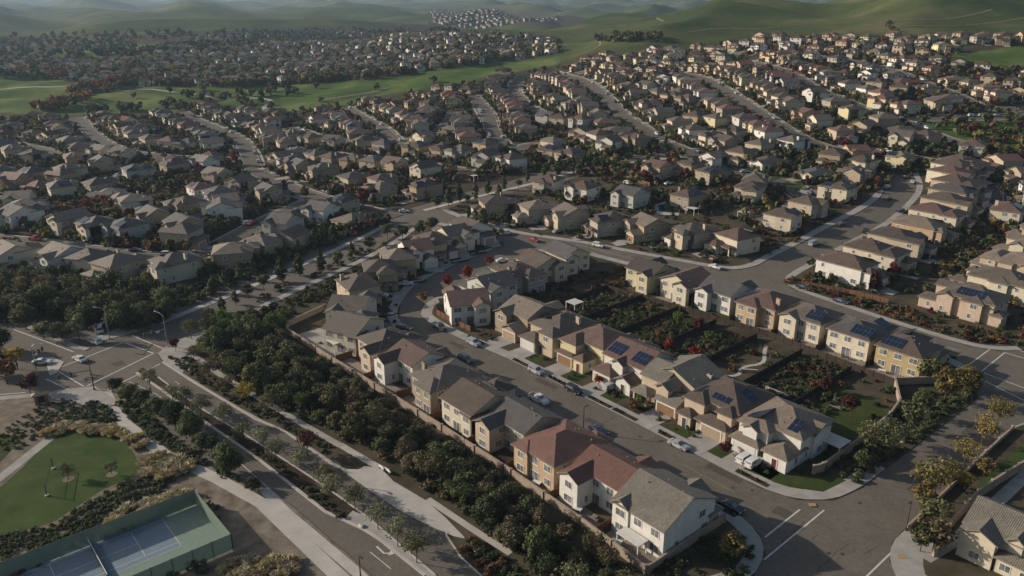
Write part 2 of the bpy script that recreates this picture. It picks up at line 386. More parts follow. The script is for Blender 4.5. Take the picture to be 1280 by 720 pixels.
B=[('island_block',UVS((-40,-1),(-44,1.5),(-48.5,6),(-51,12),(-56,32),(-60.8,52),(-65,67),(-66.4,73),(-64.5,79),(-60,81.6),(-43,83),(-20,87.5),(0,90),(20,91),(60,90),(74,88.5),(80,85.5),(84,79),(87,70),(87,45),(87,14),(85.5,6),(81,1),(74,-1),(50,-0.3),(0,0),(-9,-0.7),(-20,-1.8),(-31,-2))),
   ('slope_block',UVS((-36,-9.5),(-28,-10.9),(0,-10.9),(76,-10.9),(82,-13),(86,-17),(88,-24),(90,-38),(90,-57.2),(60,-57.2),(53,-56.9),(47,-55.4),(44,-53.6),(36,-52),(27,-53),(21,-54.5),(17,-58.6),(13,-59.5),(-4.5,-60.9),(-14,-63.6),(-41,-67.5),(-58,-69.5),(-64,-69),(-70,-63),(-72,-50),(-79,-36),(-87,-19),(-98,8),(-112,36),(-120,47),(-123,56),(-119,62.5),(-104,65.5),(-90,65.9),(-83,65.2),(-79.3,61),(-77.3,55),(-75.7,45.5),(-72.2,32),(-65.7,14.3),(-57.6,4.3),(-48,-5))),
   ('north_block',UVS((-134,74),(-123,72),(-111,73),(-100,73.8),(-88,75.4),(-72,82),(-59,87.8),(-41,92.8),(-20,100),(-10,103),(-4.5,108),(-2.8,116),(-4,124),(-6,155),(-7.5,172),(-8.8,204),(-11.3,223),(-16.5,237),(-25,251),(-34,262),(-48,275),(-70,275),(-112,215),(-128,174),(-131,157),(-133,120),(-137,92))),
   ('east_block',UVS((17,105),(30,103),(52,100.5),(73,100),(80,103),(84,108),(87,118),(87,175),(60,240),(0,285),(-19.5,271),(-8.4,252.6),(-3,236.6),(1.3,215),(4.8,190.6),(5.2,164.5),(6.9,137),(8.8,117),(11.2,110.6))),
   ('corner_block',UVS((104,-7),(100.5,-3),(98.5,2),(98,10),(97.8,25),(97.2,45),(97,60),(99,68),(105,72),(160,72),(200,72),(200,-6),(115,-8))),
   ('park_block',UVS((47,-70.5),(20,-72),(0,-78),(-20,-81.5),(-45,-83),(-55,-86),(-58,-92),(-60,-100),(-70,-118),(-90,-150),(-60,-180),(70,-180),(104,-140),(104,-72))),
  ]
for nm,pl in B: sheet(nm,pl,0.17,'soil' if nm not in('park_block',) else 'drysoil',0.16)
def inset(pl,d):
    n_=len(pl); area=sum(pl[i][0]*pl[(i+1)%n_][1]-pl[(i+1)%n_][0]*pl[i][1] for i in range(n_)); s=1 if area>0 else -1; out=[]
    for i in range(n_):
        a,p,c=pl[i-1],pl[i],pl[(i+1)%n_]; dx,dy=c[0]-a[0],c[1]-a[1]; L=math.hypot(dx,dy) or 1
        out.append((p[0]-dy/L*d*s,p[1]+dx/L*d*s))
    return out
def curbwalk(name,pts,w0,side,dz=0.19,mat='concrete'):
    pts=smooth(pts,1); return ribbon(name,pts,w0 if side>0 else 0,0 if side>0 else -w0,dz,mat,0.02,step=5)
# pavements along the kerbs (side +1: block lies left of travel)
curbwalk('sidewalk',UVS((-65,67),(-60.8,52),(-56,32),(-51,12),(-48.5,6),(-44,1.5),(-40,-1),(-31,-2),(-20,-1.8),(-9,-0.7),(0,0),(50,-0.3),(74,-1),(81,1),(85.5,6),(87,14),(87,24)),3.3,1)
curbwalk('sidewalk',UVS((-65,67),(-66.4,73),(-64.5,79),(-60,81.6),(-43,83),(-20,87.5),(0,90),(20,91),(60,90),(74,88.5),(80,85.5),(84,79)),3.0,-1)
curbwalk('sidewalk',UVS((86,-30),(88,-24),(86,-17),(82,-13),(76,-10.9),(0,-10.9),(-28,-10.9),(-36,-9.5),(-48,-5),(-57.6,4.3),(-65.7,14.3),(-72.2,32),(-75.7,45.5),(-77.3,55),(-79.3,61),(-83,65.2),(-90,65.9),(-104,65.5),(-119,62.5)),3.0,1)
curbwalk('sidewalk',UVS((-134,74),(-123,72),(-111,73),(-100,73.8),(-88,75.4),(-72,82),(-59,87.8),(-41,92.8),(-20,100),(-10,103),(-4.5,108),(-2.8,116),(-4,124),(-6,155),(-7.5,172),(-8.8,204),(-11.3,223),(-16.5,237),(-25,251),(-34,262)),3.0,1)
curbwalk('sidewalk',UVS((84,108),(80,103),(73,100),(52,100.5),(30,103),(17,105),(11.2,110.6),(8.8,117),(6.9,137),(5.2,164.5),(4.8,190.6),(1.3,215),(-3,236.6),(-8.4,252.6),(-19.5,271)),2.6,-1)
curbwalk('sidewalk',UVS((115,-8),(104,-7),(100.5,-3),(98.5,2),(98.4,8)),5.0,-1)
curbwalk('sidewalk',UVS((98.4,8),(98,25),(97.4,45),(97,60),(99,68),(105,72),(130,72)),0.5,-1)
ribbon('footpath',UVS((104,2),(105.5,12),(106,40),(107,64)),1.2,-1.2,0.2,'concrete')
curbwalk('sidewalk',UVS((17,-58.6),(13,-59.5),(-4.5,-60.9),(-14,-63.6),(-41,-67.5),(-58,-69.5)),0.5,-1)
ribbon('kerb',UVS((45,-54.2),(47,-55.4),(53,-56.9),(60,-57.2),(90,-57.2)),.35,0,.19,'concrete_pale',.16)
curbwalk('sidewalk',UVS((-64,-69),(-70,-63),(-72,-50),(-79,-36),(-87,-19),(-98,8),(-112,36),(-120,47),(-123,56)),2.6,-1)
sheet('sidewalk',UVS((-48,-67.9),(-58,-69.3),(-63.8,-68.8),(-69.6,-63),(-71,-56),(-67,-56),(-61,-61),(-55,-63.5)),0.21,'concrete')
# the arterial's far kerb and pavement
ribbon('sidewalk',UVS((-86,-62),(-97,-33),(-106,-12),(-124,27),(-134,47)),0.9,-1.6,0.16,'concrete_pale',0.1)
ribbon('sidewalk',UVS((-139,68),(-139.5,92),(-140,120),(-140.5,157),(-134,178),(-120,205),(-108,228)),1.4,-1.4,0.17,'concrete_pale',0.1)
sheet('bus_pad',UVS((16.2,-59.1),(24,-58.6),(31,-58),(36,-57.4),(40,-56.6),(44,-55.6),(48,-54.4),(50,-53.2),(43,-52.4),(36,-52.1),(27,-53.3),(21.4,-52.8),(18.6,-54.8),(18.8,-56.4)),0.195,'concrete_pale')
ribbon('footpath',smooth(UVS((8,-54.6),(13,-54),(19,-53.2),(23,-52.4)),1),.8,-.8,.21,'concrete_pale')
ribbon('footpath',smooth(UVS((36,-51.6),(42,-51.2),(50,-50.6),(58,-49.8)),1),.7,-.7,.21,'concrete_pale')
ribbon('footpath',UVS((-58,-62),(-40,-61),(-20,-58.5),(-4,-56.5),(9,-54.6)),0.8,-0.8,0.22,'concrete')
# boulevard median
MED=UVS((-56,-76.5),(-58,-74.6),(-50,-73.2),(-27,-71),(-5,-67.4),(19,-64.2),(33.5,-62.9),(54,-62.5),(70,-62.5),(70,-64),(53,-63.8),(40.3,-64.6),(36,-65.3),(27,-68),(1,-70),(-20,-72.6),(-41,-74.7))
sheet('median_strip',MED,0.16,'mulch',0.14)
sheet('median_paving',UVS((31.6,-67),(30,-64.1),(33.5,-62.9),(54,-62.5),(70,-62.5),(70,-64),(53,-63.8),(40.3,-64.6),(36,-65.3)),0.175,'concrete')
ribbon('kerb',UVS((-50,-73.2),(-27,-71),(-5,-67.4),(19,-64.2),(33.5,-62.9),(54,-62.5)),0.12,-0.3,0.19,'concrete_pale',0.16)
ribbon('kerb',UVS((-56,-76.5),(-41,-74.7),(-20,-72.6),(1,-70),(27,-68),(36,-65.3),(40.3,-64.6),(53,-63.8)),0.3,-0.3,0.19,'concrete_pale',0.16)
ribbon('kerb',UVS((17,-58.6),(13,-59.5),(-4.5,-60.9),(-14,-63.6),(-41,-67.5),(-58,-69.5)),0.2,-0.2,0.2,'concrete_pale',0.16)
# wide promenade on the park side of the boulevard and the park paths
ribbon('promenade',UVS((-50,-85.5),(-40,-86.6),(-29,-86.2),(-12,-84),(4,-79),(17,-75.8),(44,-74.7),(70,-74)),1.35,-1.35,0.2,'concrete_pale')
ribbon('bus_lane_pad',UVS((13,-72.7),(23,-72.6),(45,-71),(70,-70.5)),0.0,-1.9,0.196,'concrete_pale',0.15)
ribbon('footpath',UVS((-50,-88),(-44,-91.5),(-34,-101),(-24,-111.5),(-10,-130)),1.1,-1.1,0.2,'concrete')
ribbon('sidewalk',UVS((-46,-87),(-54,-92),(-60,-103),(-72,-124),(-90,-150)),0,-2.0,0.198,'concrete')
sheet('corner_paving',UVS((-42,-84.3),(-54.5,-86.6),(-57.5,-92),(-58.5,-96),(-54,-96),(-48,-92.5),(-43,-88)),0.204,'concrete')
# far-side corner paving, refuge and gateway apron at the junction
sheet('corner_paving',UVS((-87,-78),(-90,-70),(-94,-58),(-90,-55),(-85,-62),(-83,-72),(-83,-78)),0.16,'concrete',0.14)
sheet('refuge_island',PX((60,462),(56,448),(66,447),(80,453),(72,466),(62,470)),0.16,'concrete_pale',0.14)
ribbon('kerb',PX((35,409),(60,419),(98,435),(110,437)),0.9,-0.9,0.18,'concrete',0.16)
# painted markings
def line(pts,w=0.14,dz=0.062,mat='paint',dash=None):
    if dash:
        p=resample(pts,dash); 
        for i in range(0,len(p)-1,2): ribbon('lane_marking',[p[i],p[i+1]],w/2,-w/2,dz,mat,step=50)
    else: ribbon('lane_marking',pts,w/2,-w/2,dz,mat,step=8)
for a,b in [((69,462),(155,428)),((155,428),(192,442)),((192,442),(106,484)),((106,484),(69,462)),((17,412),(92,440)),((58,474),(110,499)),((110,499),(200,455)),((166,420),(214,440))]:
    line(PX(a,b),0.34,0.066)
for a,b in [((1237,437),(1211,456)),((1256,441),(1226,465)),((1226,465),(1290,489)),((1226,474),(1290,506)),((1256,441),(1290,451)),((1268,436),(1290,444)),((1000,637),(956,672)),((1030,638),(955,700)),((1115,690),(1080,724)),((1128,714),(1118,726))]:
    line(PX(a,b),0.3,0.066)
line(UVS((-20,-74.2),(8,-73),(47,-70.7),(70,-70)),0.16); line(UVS((-52,-79.5),(-41,-76.5),(-20,-74.2)),0.16)
line(UVS((60,-5.6),(72,-5.8)),0.1,0.064,'yellow'); line(UVS((-24,-5.6),(-36,-5.4)),0.08,0.064,'yellow')
line(UVS((42,-67.6),(48,-67.2)),0.16)
line(UVS((-62,85),(-40,88),(-18,94)),0.12); line(UVS((-10,96),(30,97),(76,95)),0.14,dash=3)
line(UVS((-100,-88),(-140,-90),(-190,-94)),0.16); line(UVS((-62,-100),(-75,-122),(-92,-150)),0.3)
line(UVS((-45,-70.8),(-20,-67.8),(0,-65.4),(20,-61.8)),0.12,dash=2.6)
ax=UV(43,-66); 
mb=MB()
for q in [[(-.9,-.1),(.5,-.1),(.5,.1),(-.9,.1)],[(.5,-.1),(.9,.35),(.75,.5),(.5,.1)],[(.55,.75),(1.25,.75),(1.05,.1)]]: mb.face([(x,y,0) for x,y in q],'paint')
o=link('turn_arrow',mb.mesh('turn_arrow'),None,(ax[0],ax[1],0.07),TH,kind='structure'); o.scale=(1.7,1.7,1)
for p in [(1015,632),(1127,697)]: sheet('tactile_pad',[(P(*p)[0]+a,P(*p)[1]+b) for a,b in ((-.7,-.5),(.7,-.5),(.7,.5),(-.7,.5))],0.215,'yellow')
for p in [(1036,692),(1053,693),(800,546),(916,610),(940,613),(755,483),(700,455),(1075,629)]:
    q=P(*p); mb=MB(); mb.face([(.35*math.cos(k*math.pi/6),.35*math.sin(k*math.pi/6),0) for k in range(12)],'metal'); link('manhole_cover',mb.mesh('manhole_cover'),None,(q[0],q[1],0.07),kind='structure')
# ---------------------------------------------------------------- house kit
OH=0.5
def roof(mb,x0,x1,y0,y1,z,kind,axis,pitch,mat='tile',col=None,wallmb=None,wallmat='stucco',wcol=None):
    t=0.2
    if kind=='hip':
        X0,X1,Y0,Y1=x0-OH,x1+OH,y0-OH,y1+OH; zb=z-pitch*OH+0.02; zt=zb+t
        wx,wy=X1-X0,Y1-Y0
        if axis=='x' or (axis is None and wx>=wy):
            hw=wy/2; ins=min(hw,wx/2-0.02); cy_=(Y0+Y1)/2; A=(X0+ins,cy_,zt+pitch*hw); Bp=(X1-ins,cy_,zt+pitch*hw)
            c=[(X0,Y0,zt),(X1,Y0,zt),(X1,Y1,zt),(X0,Y1,zt)]
            fs=[[c[0],c[1],Bp,A],[c[1],c[2],Bp],[c[2],c[3],A,Bp],[c[3],c[0],A]]
        else:
            hw=wx/2; ins=min(hw,wy/2-0.02); cx=(X0+X1)/2; A=(cx,Y0+ins,zt+pitch*hw); Bp=(cx,Y1-ins,zt+pitch*hw)
            c=[(X0,Y0,zt),(X1,Y0,zt),(X1,Y1,zt),(X0,Y1,zt)]
            fs=[[c[0],c[1],A],[c[1],c[2],Bp,A],[c[2],c[3],Bp],[c[3],c[0],A,Bp]]
        for f in fs: mb.roofface(f,mat,col)
        d=[(p[0],p[1],zb) for p in c]; fm='fascia' if col is None else mat
        for k in range(4): mb.face([d[k],d[(k+1)%4],c[(k+1)%4],c[k]],fm,None,col)
        mb.face(d[::-1],fm,None,col)
    else:
        og=0.4
        def tr(a,b,z_): return (a,b,z_) if axis=='y' else (b,a,z_)
        if axis=='y': c0,hw,e0,e1=(x0+x1)/2,(x1-x0)/2,y0-og,y1+og
        else: c0,hw,e0,e1=(y0+y1)/2,(y1-y0)/2,x0-og,x1+og
        W=hw+OH; ze=z-pitch*OH+0.02; zr=ze+pitch*W
        lo=[(c0-W,ze),(c0,zr),(c0+W,ze)]; up=[(a,b+t) for a,b in lo]
        flip=(axis=='x')
        def F(f,roofish=True):
            f=f[::-1] if flip else f
            (mb.roofface(f,mat,col) if roofish else mb.face(f,'fascia' if col is None else mat,None,col))
        q=lambda s,e: tr(s[0],e,s[1])
        F([q(up[0],e0),q(up[1],e0),q(up[1],e1),q(up[0],e1)][::-1]); F([q(up[1],e0),q(up[2],e0),q(up[2],e1),q(up[1],e1)][::-1])
        F([q(lo[0],e0),q(lo[1],e0),q(lo[1],e1),q(lo[0],e1)],False); F([q(lo[1],e0),q(lo[2],e0),q(lo[2],e1),q(lo[1],e1)],False)
        F([q(lo[0],e0),q(lo[0],e1),q(up[0],e1),q(up[0],e0)][::-1],False); F([q(lo[2],e0),q(up[2],e0),q(up[2],e1),q(lo[2],e1)][::-1],False)
        for e,rv in ((e0,1),(e1,-1)):
            for k in (0,1): F([q(lo[k],e),q(lo[k+1],e),q(up[k+1],e),q(up[k],e)][::rv],False)
        if wallmb is not None:
            for e,rv in ((e0+og,1),(e1-og,-1)):
                f=[tr(c0-hw,e,z-0.02),tr(c0+hw,e,z-0.02),tr(c0,e,z+pitch*hw-0.0)]; f=f[::rv]; f=f[::-1] if flip else f
                wallmb.face(f,wallmat,None,wcol)
def window_mesh(w,h,arch=False):
    mb=MB(); f=0.11
    mb.box(-w/2-f,w/2+f,-0.06,0.0,-h/2-f*1.4,-h/2,'trim',True); mb.box(-w/2-f,w/2+f,-0.06,0.0,h/2,h/2+f,'trim',True)
    mb.box(-w/2-f,-w/2,-0.06,0,-h/2,h/2,'trim'); mb.box(w/2,w/2+f,-0.06,0,-h/2,h/2,'trim')
    k=max(1,int(round(w/0.8)))
    for i in range(1,k): x=-w/2+w*i/k; mb.box(x-.035,x+.035,-0.045,0,-h/2,h/2,'trim')
    mb.box(-w/2,w/2,-0.02,0.0,-h/2,h/2,'glass'); return mb.mesh('window')
WM={}
def wm(w,h):
    k=(w,h)
    if k not in WM: WM[k]=window_mesh(w,h)
    return WM[k]
def garage_mesh(w,h=2.3):
    mb=MB(); mb.box(-w/2,w/2,-0.05,0,0,h,'door')
    for i in range(1,4): mb.box(-w/2,w/2,-0.075,-0.05,h*i/4-.02,h*i/4+.02,'door')
    for s in (-1,1): mb.box(s*(w/2+.1)-.1,s*(w/2+.1)+.1,-0.09,0,0,h+.2,'trim')
    mb.box(-w/2,w/2,-0.09,0,h,h+.2,'trim',True); return mb.mesh('garage_door')
def door_mesh():
    mb=MB(); mb.box(-.5,.5,-.06,0,0,2.2,'door'); mb.box(-.65,-.5,-.09,0,0,2.35,'trim'); mb.box(.5,.65,-.09,0,0,2.35,'trim'); mb.box(-.5,.5,-.09,0,2.2,2.35,'trim',True)
    for z in (.35,1.3): 
        for x in (-.25,.25): mb.box(x-.15,x+.15,-.075,-.06,z,z+.7,'door')
    return mb.mesh('front_door')
def slider_mesh():
    mb=MB(); mb.box(-1.1,1.1,-.03,0,0,2.1,'glass'); mb.box(-1.2,-1.1,-.08,0,0,2.2,'trim'); mb.box(1.1,1.2,-.08,0,0,2.2,'trim'); mb.box(-1.1,1.1,-.08,0,2.1,2.2,'trim',True); mb.box(-.04,.04,-.06,0,0,2.1,'trim'); return mb.mesh('patio_door')
GM={w_:garage_mesh(w_) for w_ in (4.6,2.6)}; DM=door_mesh(); SM=slider_mesh()
def chimney_mesh():
    mb=MB(); mb.box(-.55,.55,-.4,.4,-4,1.1,'stucco'); mb.box(-.65,.65,-.5,.5,1.1,1.25,'stucco',True); mb.box(-.25,.25,-.2,.2,1.25,1.5,'metal'); return mb.mesh('chimney')
CM=chimney_mesh()
def solar_mesh(nx,ny):
    mb=MB(); w_,h_=nx*1.0,ny*1.65
    mb.face([(-w_/2,0,.12),(w_/2,0,.12),(w_/2,h_,.12),(-w_/2,h_,.12)],'solar',[(0,0),(w_,0),(w_,h_),(0,h_)])
    mb.box(-w_/2,w_/2,0,h_,0.02,0.117,'metal'); return mb.mesh('solar_panel')
SO={}
def solar(nx,ny):
    if (nx,ny) not in SO: SO[(nx,ny)]=solar_mesh(nx,ny)
    return SO[(nx,ny)]
# a volume: (x0,x1,y0,y1,height,kind,axis,pitch); local +y faces the street
def build_variant(spec,seed=0):
    rnd=random.Random(seed); vols=spec['v']; wall=MB(); rf=MB(); parts=[]
    for (x0,x1,y0,y1,h,kind,ax_,p) in vols:
        if kind=='porch':
            for px_ in (x0+.25,x1-.25):
                for py_ in ((y0+.25,y1-.25) if spec.get('deep') else (y1-.25,)): wall.box(px_-.22,px_+.22,py_-.22,py_+.22,0,h,'stucco')
            wall.box(x0,x1,y1-.45,y1,h-.45,h,'stucco',True); roof(rf,x0,x1,y0,y1,h,'hip',ax_,p); continue
        wall.box(x0,x1,y0,y1,0,h,'stucco'); roof(rf,x0,x1,y0,y1,h,kind,ax_,p,wallmb=wall)
    solid=[v for v in vols if v[5]!='porch']
    def free(x,y,z,me_):
        for v in vols:
            if v is me_: continue
            top=v[4]+(1.3 if v[5]!='porch' else 0.9)
            if v[0]-.5<x<v[1]+.5 and v[2]-.5<y<v[3]+.5 and z-0.7<top and (v[5]!='porch' or z>2.2): return False
        return True
    gd=spec.get('garage'); 
    for v in solid:
        x0,x1,y0,y1,h=v[:5]
        for side in 'SNWE':
            L=(x1-x0) if side in 'SN' else (y1-y0)
            for fl in range(int(h//2.7)):
                z=1.5+2.85*fl
                if side in 'SN':
                    k=max(1,int(L/2.9)); us=[(i+.5)/k for i in range(k)]
                else:
                    k=max(1,int(L/4.6)); us=[(i+.5)/k+rnd.uniform(-.12,.12)/k for i in range(k)]
                for ui,u in enumerate(us):
                    if side in 'SN': x=x0+(x1-x0)*u; y=y0 if side=='S' else y1; ww=rnd.choice((1.6,1.8,2.0,1.6)) if L/k>2.8 else .8
                    else: y=y0+(y1-y0)*u; x=x0 if side=='W' else x1; ww=rnd.choice((.8,.8,1.6))
                    if side in 'WE' and rnd.random()<.3: continue
                    n_={'S':(0,-1),'N':(0,1),'W':(-1,0),'E':(1,0)}[side]
                    if not free(x+n_[0]*.6,y+n_[1]*.6,z,v): continue
                    if side=='N' and fl==0 and gd and abs(y-gd[2])<.3 and abs(x-gd[0])<gd[1]/2+1.2: continue
                    if side=='N' and fl==0 and spec.get('door') and abs(x-spec['door'][0])<1.8 and abs(y-spec['door'][1])<.3: continue
                    if side=='S' and fl==0 and ui==spec.get('slider',1) : parts.append(('patio_door',SM,(x,y,0),0.0,None)); continue
                    hh=1.3 if fl==0 or ww>1 else 1.1
                    rz={'S':0.0,'N':math.pi,'W':-math.pi/2,'E':math.pi/2}[side]
                    parts.append(('window',wm(ww,hh),(x,y,z),rz,None))
    if gd: parts.append(('garage_door',GM[4.6 if gd[1]>4 else 2.6],(gd[0],gd[2],0),math.pi,'g'))
    if spec.get('door'): parts.append(('front_door',DM,(spec['door'][0],spec['door'][1],0),math.pi,'d'))
    if spec.get('chimney'): parts.append(('chimney',CM,spec['chimney'],0.0,'w'))
    panels=[]
    for (vi,side,off,up,nx,ny) in spec.get('solar',[]):
        x0,x1,y0,y1,h,kind,ax_,p=vols[vi]; cx,cy_=(x0+x1)/2,(y0+y1)/2; a=math.atan(p)
        if side in 'SN': base=(cx+off,(y0 if side=='S' else y1),h+.25); rz=0 if side=='S' else math.pi
        else: base=((x0 if side=='W' else x1),cy_+off,h+.25); rz={'W':-math.pi/2,'E':math.pi/2}[side]
        mt=Matrix.Translation(base)@Matrix.Rotation(rz,4,'Z')@Matrix.Rotation(a,4,'X')@Matrix.Translation((0,up,0))
        panels.append((solar(nx,ny),mt))
    for k in range(3):      # vent pipes standing out of the slopes
        v=vols[0]; vx,vy=rnd.uniform(v[0]+1,v[1]-1),rnd.uniform(v[2]+1,v[3]-1); rise=min(vx-v[0],v[1]-vx,vy-v[2],v[3]-vy) if v[5]=='hip' else (min(vy-v[2],v[3]-vy) if v[6]=='x' else min(vx-v[0],v[1]-vx)); zz=v[4]+.2+v[7]*rise
        rf.box(vx-.1,vx+.1,vy-.1,vy+.1,zz-.3,zz+.32,'fascia')
    return dict(wall=wall.mesh('wall'),roof=rf.mesh('roof'),parts=parts,panels=panels,spec=spec)
SPECS=[
 dict(v=[(-5.3,5.3,-7.5,3.5,5.7,'hip','x',.42),(-5.3,-.6,-9,-2,5.7,'gable','y',.42),(-5.3,.2,2,8,3.0,'hip','y',.42),(.6,4.6,3.5,6.2,2.9,'porch','x',.42)],garage=(-2.5,4.6,8),door=(2.6,3.5),solar=[(0,'S',2.6,.6,4,2)]),
 dict(v=[(-5.3,5.3,-8,4.5,5.7,'hip','y',.42),(.4,5.3,2,6.8,5.7,'hip','y',.42),(-5.3,.2,3,8,3.0,'hip','x',.42)],garage=(-2.6,4.6,8),door=(1.2,6.8),solar=[(0,'W',1.0,.7,6,2)],chimney=(4.2,-3,6.9)),
 dict(v=[(-5.3,5.3,-6.5,3.8,5.7,'gable','x',.44),(-5.0,-.8,-8.8,-1,5.75,'gable','y',.44),(.2,4.9,1,6.3,5.6,'gable','y',.5),(-5.2,.1,2,7.8,3.0,'gable','y',.45)],garage=(-2.6,4.6,7.8),door=(1.1,6.3)),
 dict(v=[(-5.3,5.3,-8,2.5,5.7,'hip','x',.42),(-5.3,1.2,-1,6,5.6,'hip','y',.42),(1.2,5.3,2,7.5,3.0,'hip','y',.42),(-4.6,-.6,6,8,2.8,'porch','x',.42)],garage=(3.2,2.6,7.5),door=(-2.6,6),solar=[(0,'S',-2.4,.6,5,2),(1,'W',0,.6,4,2)]),
 dict(v=[(-5.3,5.3,-7,5,5.7,'hip','y',.40),(-1.0,5.3,-9,-3,5.65,'hip','x',.40),(-5.1,.1,4,8.2,3.0,'hip','x',.40),(.6,4.8,5,7,2.9,'porch','x',.40)],garage=(-2.5,4.6,8.2),door=(2.8,5.0),chimney=(-4.3,-4,6.7)),
 dict(v=[(-5.3,5.3,-7.5,4,5.6,'gable','y',.42),(0.6,5.3,-9,-2.5,5.65,'gable','y',.46),(-5.3,.4,3,8,3.1,'gable','x',.42),(1.0,5.0,3,6,5.0,'hip','x',.42)],garage=(-2.5,4.6,8),door=(2.9,6)),
 dict(v=[(-6.2,6.2,-8,6,3.1,'hip','y',.40),(-6.2,0,-2,8.5,3.1,'gable','y',.44),(1,5.5,4,7.5,3.0,'hip','y',.44)],garage=(-3.1,4.6,8.5),door=(1.9,7.5)),
 dict(v=[(-5.6,5.6,-7,4.5,5.8,'hip','x',.38),(-5.6,-1.4,-8.6,-2,5.75,'hip','y',.38),(-5.6,.3,3,8.4,3.1,'hip','y',.38),(.3,3.6,4,6.4,6.4,'hip','y',.38)],garage=(-2.6,4.6,8.4),door=(1.9,6.4),solar=[(0,'N',0,.7,5,1)]),
]
VAR=[build_variant(s,i*7+3) for i,s in enumerate(SPECS)]
# mirrored copies of every variant (swap left and right)
def mirror(s):
    t=dict(s); t['v']=[(-b,-a,c,d,h,k,ax_,p) for a,b,c,d,h,k,ax_,p in s['v']]
    if 'garage' in s: t['garage']=(-s['garage'][0],s['garage'][1],s['garage'][2])
    if 'door' in s: t['door']=(-s['door'][0],s['door'][1])
    if 'chimney' in s: c=s['chimney']; t['chimney']=(-c[0],c[1],c[2])
    if 'solar' in s: t['solar']=[(vi,{'W':'E','E':'W'}.get(sd_,sd_),-o if sd_ in 'SN' else o,u,a,b) for vi,sd_,o,u,a,b in s['solar']]
    return t
NV=len(SPECS); VAR+= [build_variant(mirror(s),i*7+4) for i,s in enumerate(SPECS)]
WALLS={'cream':(.55,.49,.38),'beige':(.43,.36,.27),'tan':(.35,.28,.20),'white':(.64,.62,.57),'grey beige':(.33,.30,.25),'yellow':(.56,.49,.31),'orange tan':(.44,.32,.21),'peach':(.48,.38,.29),'pale grey':(.46,.45,.42),'ochre':(.42,.325,.17),'blue grey':(.32,.35,.36)}
ROOFS={'brown':(.105,.078,.06),'grey brown':(.13,.11,.09),'terracotta red':(.165,.082,.063),'charcoal grey':(.095,.09,.085),'light tan':(.20,.165,.13),'reddish brown':(.135,.083,.066),'dark brown':(.075,.058,.047),'weathered grey':(.18,.165,.135)}
HC=[]; NEAR=[0]
def place_house(x,y,rz,label,group,vi=0,wc='cream',rc='brown',lod=0,panels=True,z=None,spec=None):
    V=spec or VAR[vi%len(VAR)]; z=T(x,y) if z is None else z
    z+=0.17
    t=thing('house',label,'house',(x,y,z),rz,group); HC.append((x,y))
    wcol=WALLS[wc]; rcol=ROOFS[rc]; rnd=random.Random(int(x*13+y*7)); k=rnd.uniform(.93,1.06); wcol=tuple(c*k for c in wcol); k=rnd.uniform(.88,1.12); rcol=tuple(c*k for c in rcol)
    link('wall',V['wall'],t,color=wcol); link('roof',V['roof'],t,color=rcol)
    gc=rnd.choice([(.5,.45,.38),(.32,.25,.18),(.55,.53,.5),(.22,.13,.07)]); dc=rnd.choice([(.08,.04,.025),(.05,.06,.05),(.12,.03,.02)])
    nw=0
    if lod==0: t.scale=(1.06,1.08,1.06) if 'wooded slope' not in (group or '') and 'slope' not in (group or '') else (1.0,1.04,1.04)
    if lod>0: t.scale=(rnd.uniform(.90,1.06),rnd.uniform(.86,1.06),rnd.uniform(.95,1.08)); t.rotation_euler.z+=rnd.uniform(-.07,.07)
    for (nm,me,loc,r,c) in V['parts']:
        if lod>=1 and nm=='window':
            if loc[2]<3 and lod>=2: continue
            nw+=1
            if lod==2 and nw%2: continue
            if lod==1 and nw%3==0: continue
        if lod>=2 and nm in('front_door','patio_door'): continue
        link(nm,me,t,loc,r,{'g':gc,'d':dc,'w':wcol}.get(c))
    if panels:
        for me,mt in V['panels']: o=link('solar_panel',me,t); o.matrix_local=mt
    return t
# ---------------------------------------------------------------- plants
def crown_mesh(seed,rx,rz,zc,nb,nl,leaf,dark=.6,light=1.35,shape='round',loose=1.0,flat=0.0):
    rnd=random.Random(seed); g=rnd.gauss; v=[];f=[];c=[]
    for b_ in range(nb):
        while True:
            x,y,z=rnd.uniform(-1,1),rnd.uniform(-1,1),rnd.uniform(-1,1); d=x*x+y*y+z*z
            if .12<d<1: break
        if shape=='cone': s_=(1-(z+1)/2)*.9+.12; x*=s_; y*=s_
        br=rnd.uniform(.26,.48)*rx*loose; kx=(rx-br*.6); kz=max(rz-br*.5,rz*.4); cx,cy_,cz=x*kx,y*kx,zc+z*kz
        if shape=='cone': br*=(.5+.5*(1-(z+1)/2))
        tint=rnd.uniform(dark,light); hue=rnd.uniform(-.08,.10)
        for l in range(nl):
            a,b2,c2=g(0,1),g(0,1),g(0,1); L=math.sqrt(a*a+b2*b2+c2*c2)+1e-6; rr=br*(rnd.random()**.4); p=Vector((cx+a/L*rr,cy_+b2/L*rr,max(.05,cz+c2/L*rr*.85)))
            nx_=Vector((a/L+g(0,.5),b2/L+g(0,.5),c2/L+g(0,.5)+.3)).normalized(); t1=nx_.orthogonal().normalized(); t1=Matrix.Rotation(rnd.uniform(0,6.28),3,nx_)@t1; t2=nx_.cross(t1); s=leaf*rnd.uniform(.6,1.3)
            i=len(v); v+= [p-t1*s*.5-t2*s*.3,p+t1*s*.5-t2*s*.35,p+t1*s*.3+t2*s*.45,p-t1*s*.35+t2*s*.4]; f.append((i,i+1,i+2,i+3))
            q=tint*rnd.uniform(.8,1.2); c.append((q*(1+hue),q,q*(1-hue)))
    me=bpy.data.meshes.new('crown'); me.from_pydata([tuple(q) for q in v],[],f); me.materials.append(M['leaf'])
    at=me.color_attributes.new('tint','FLOAT_COLOR','CORNER'); at.data.foreach_set('color',[k for q in c for _ in range(4) for k in (*q,1.0)]); return me
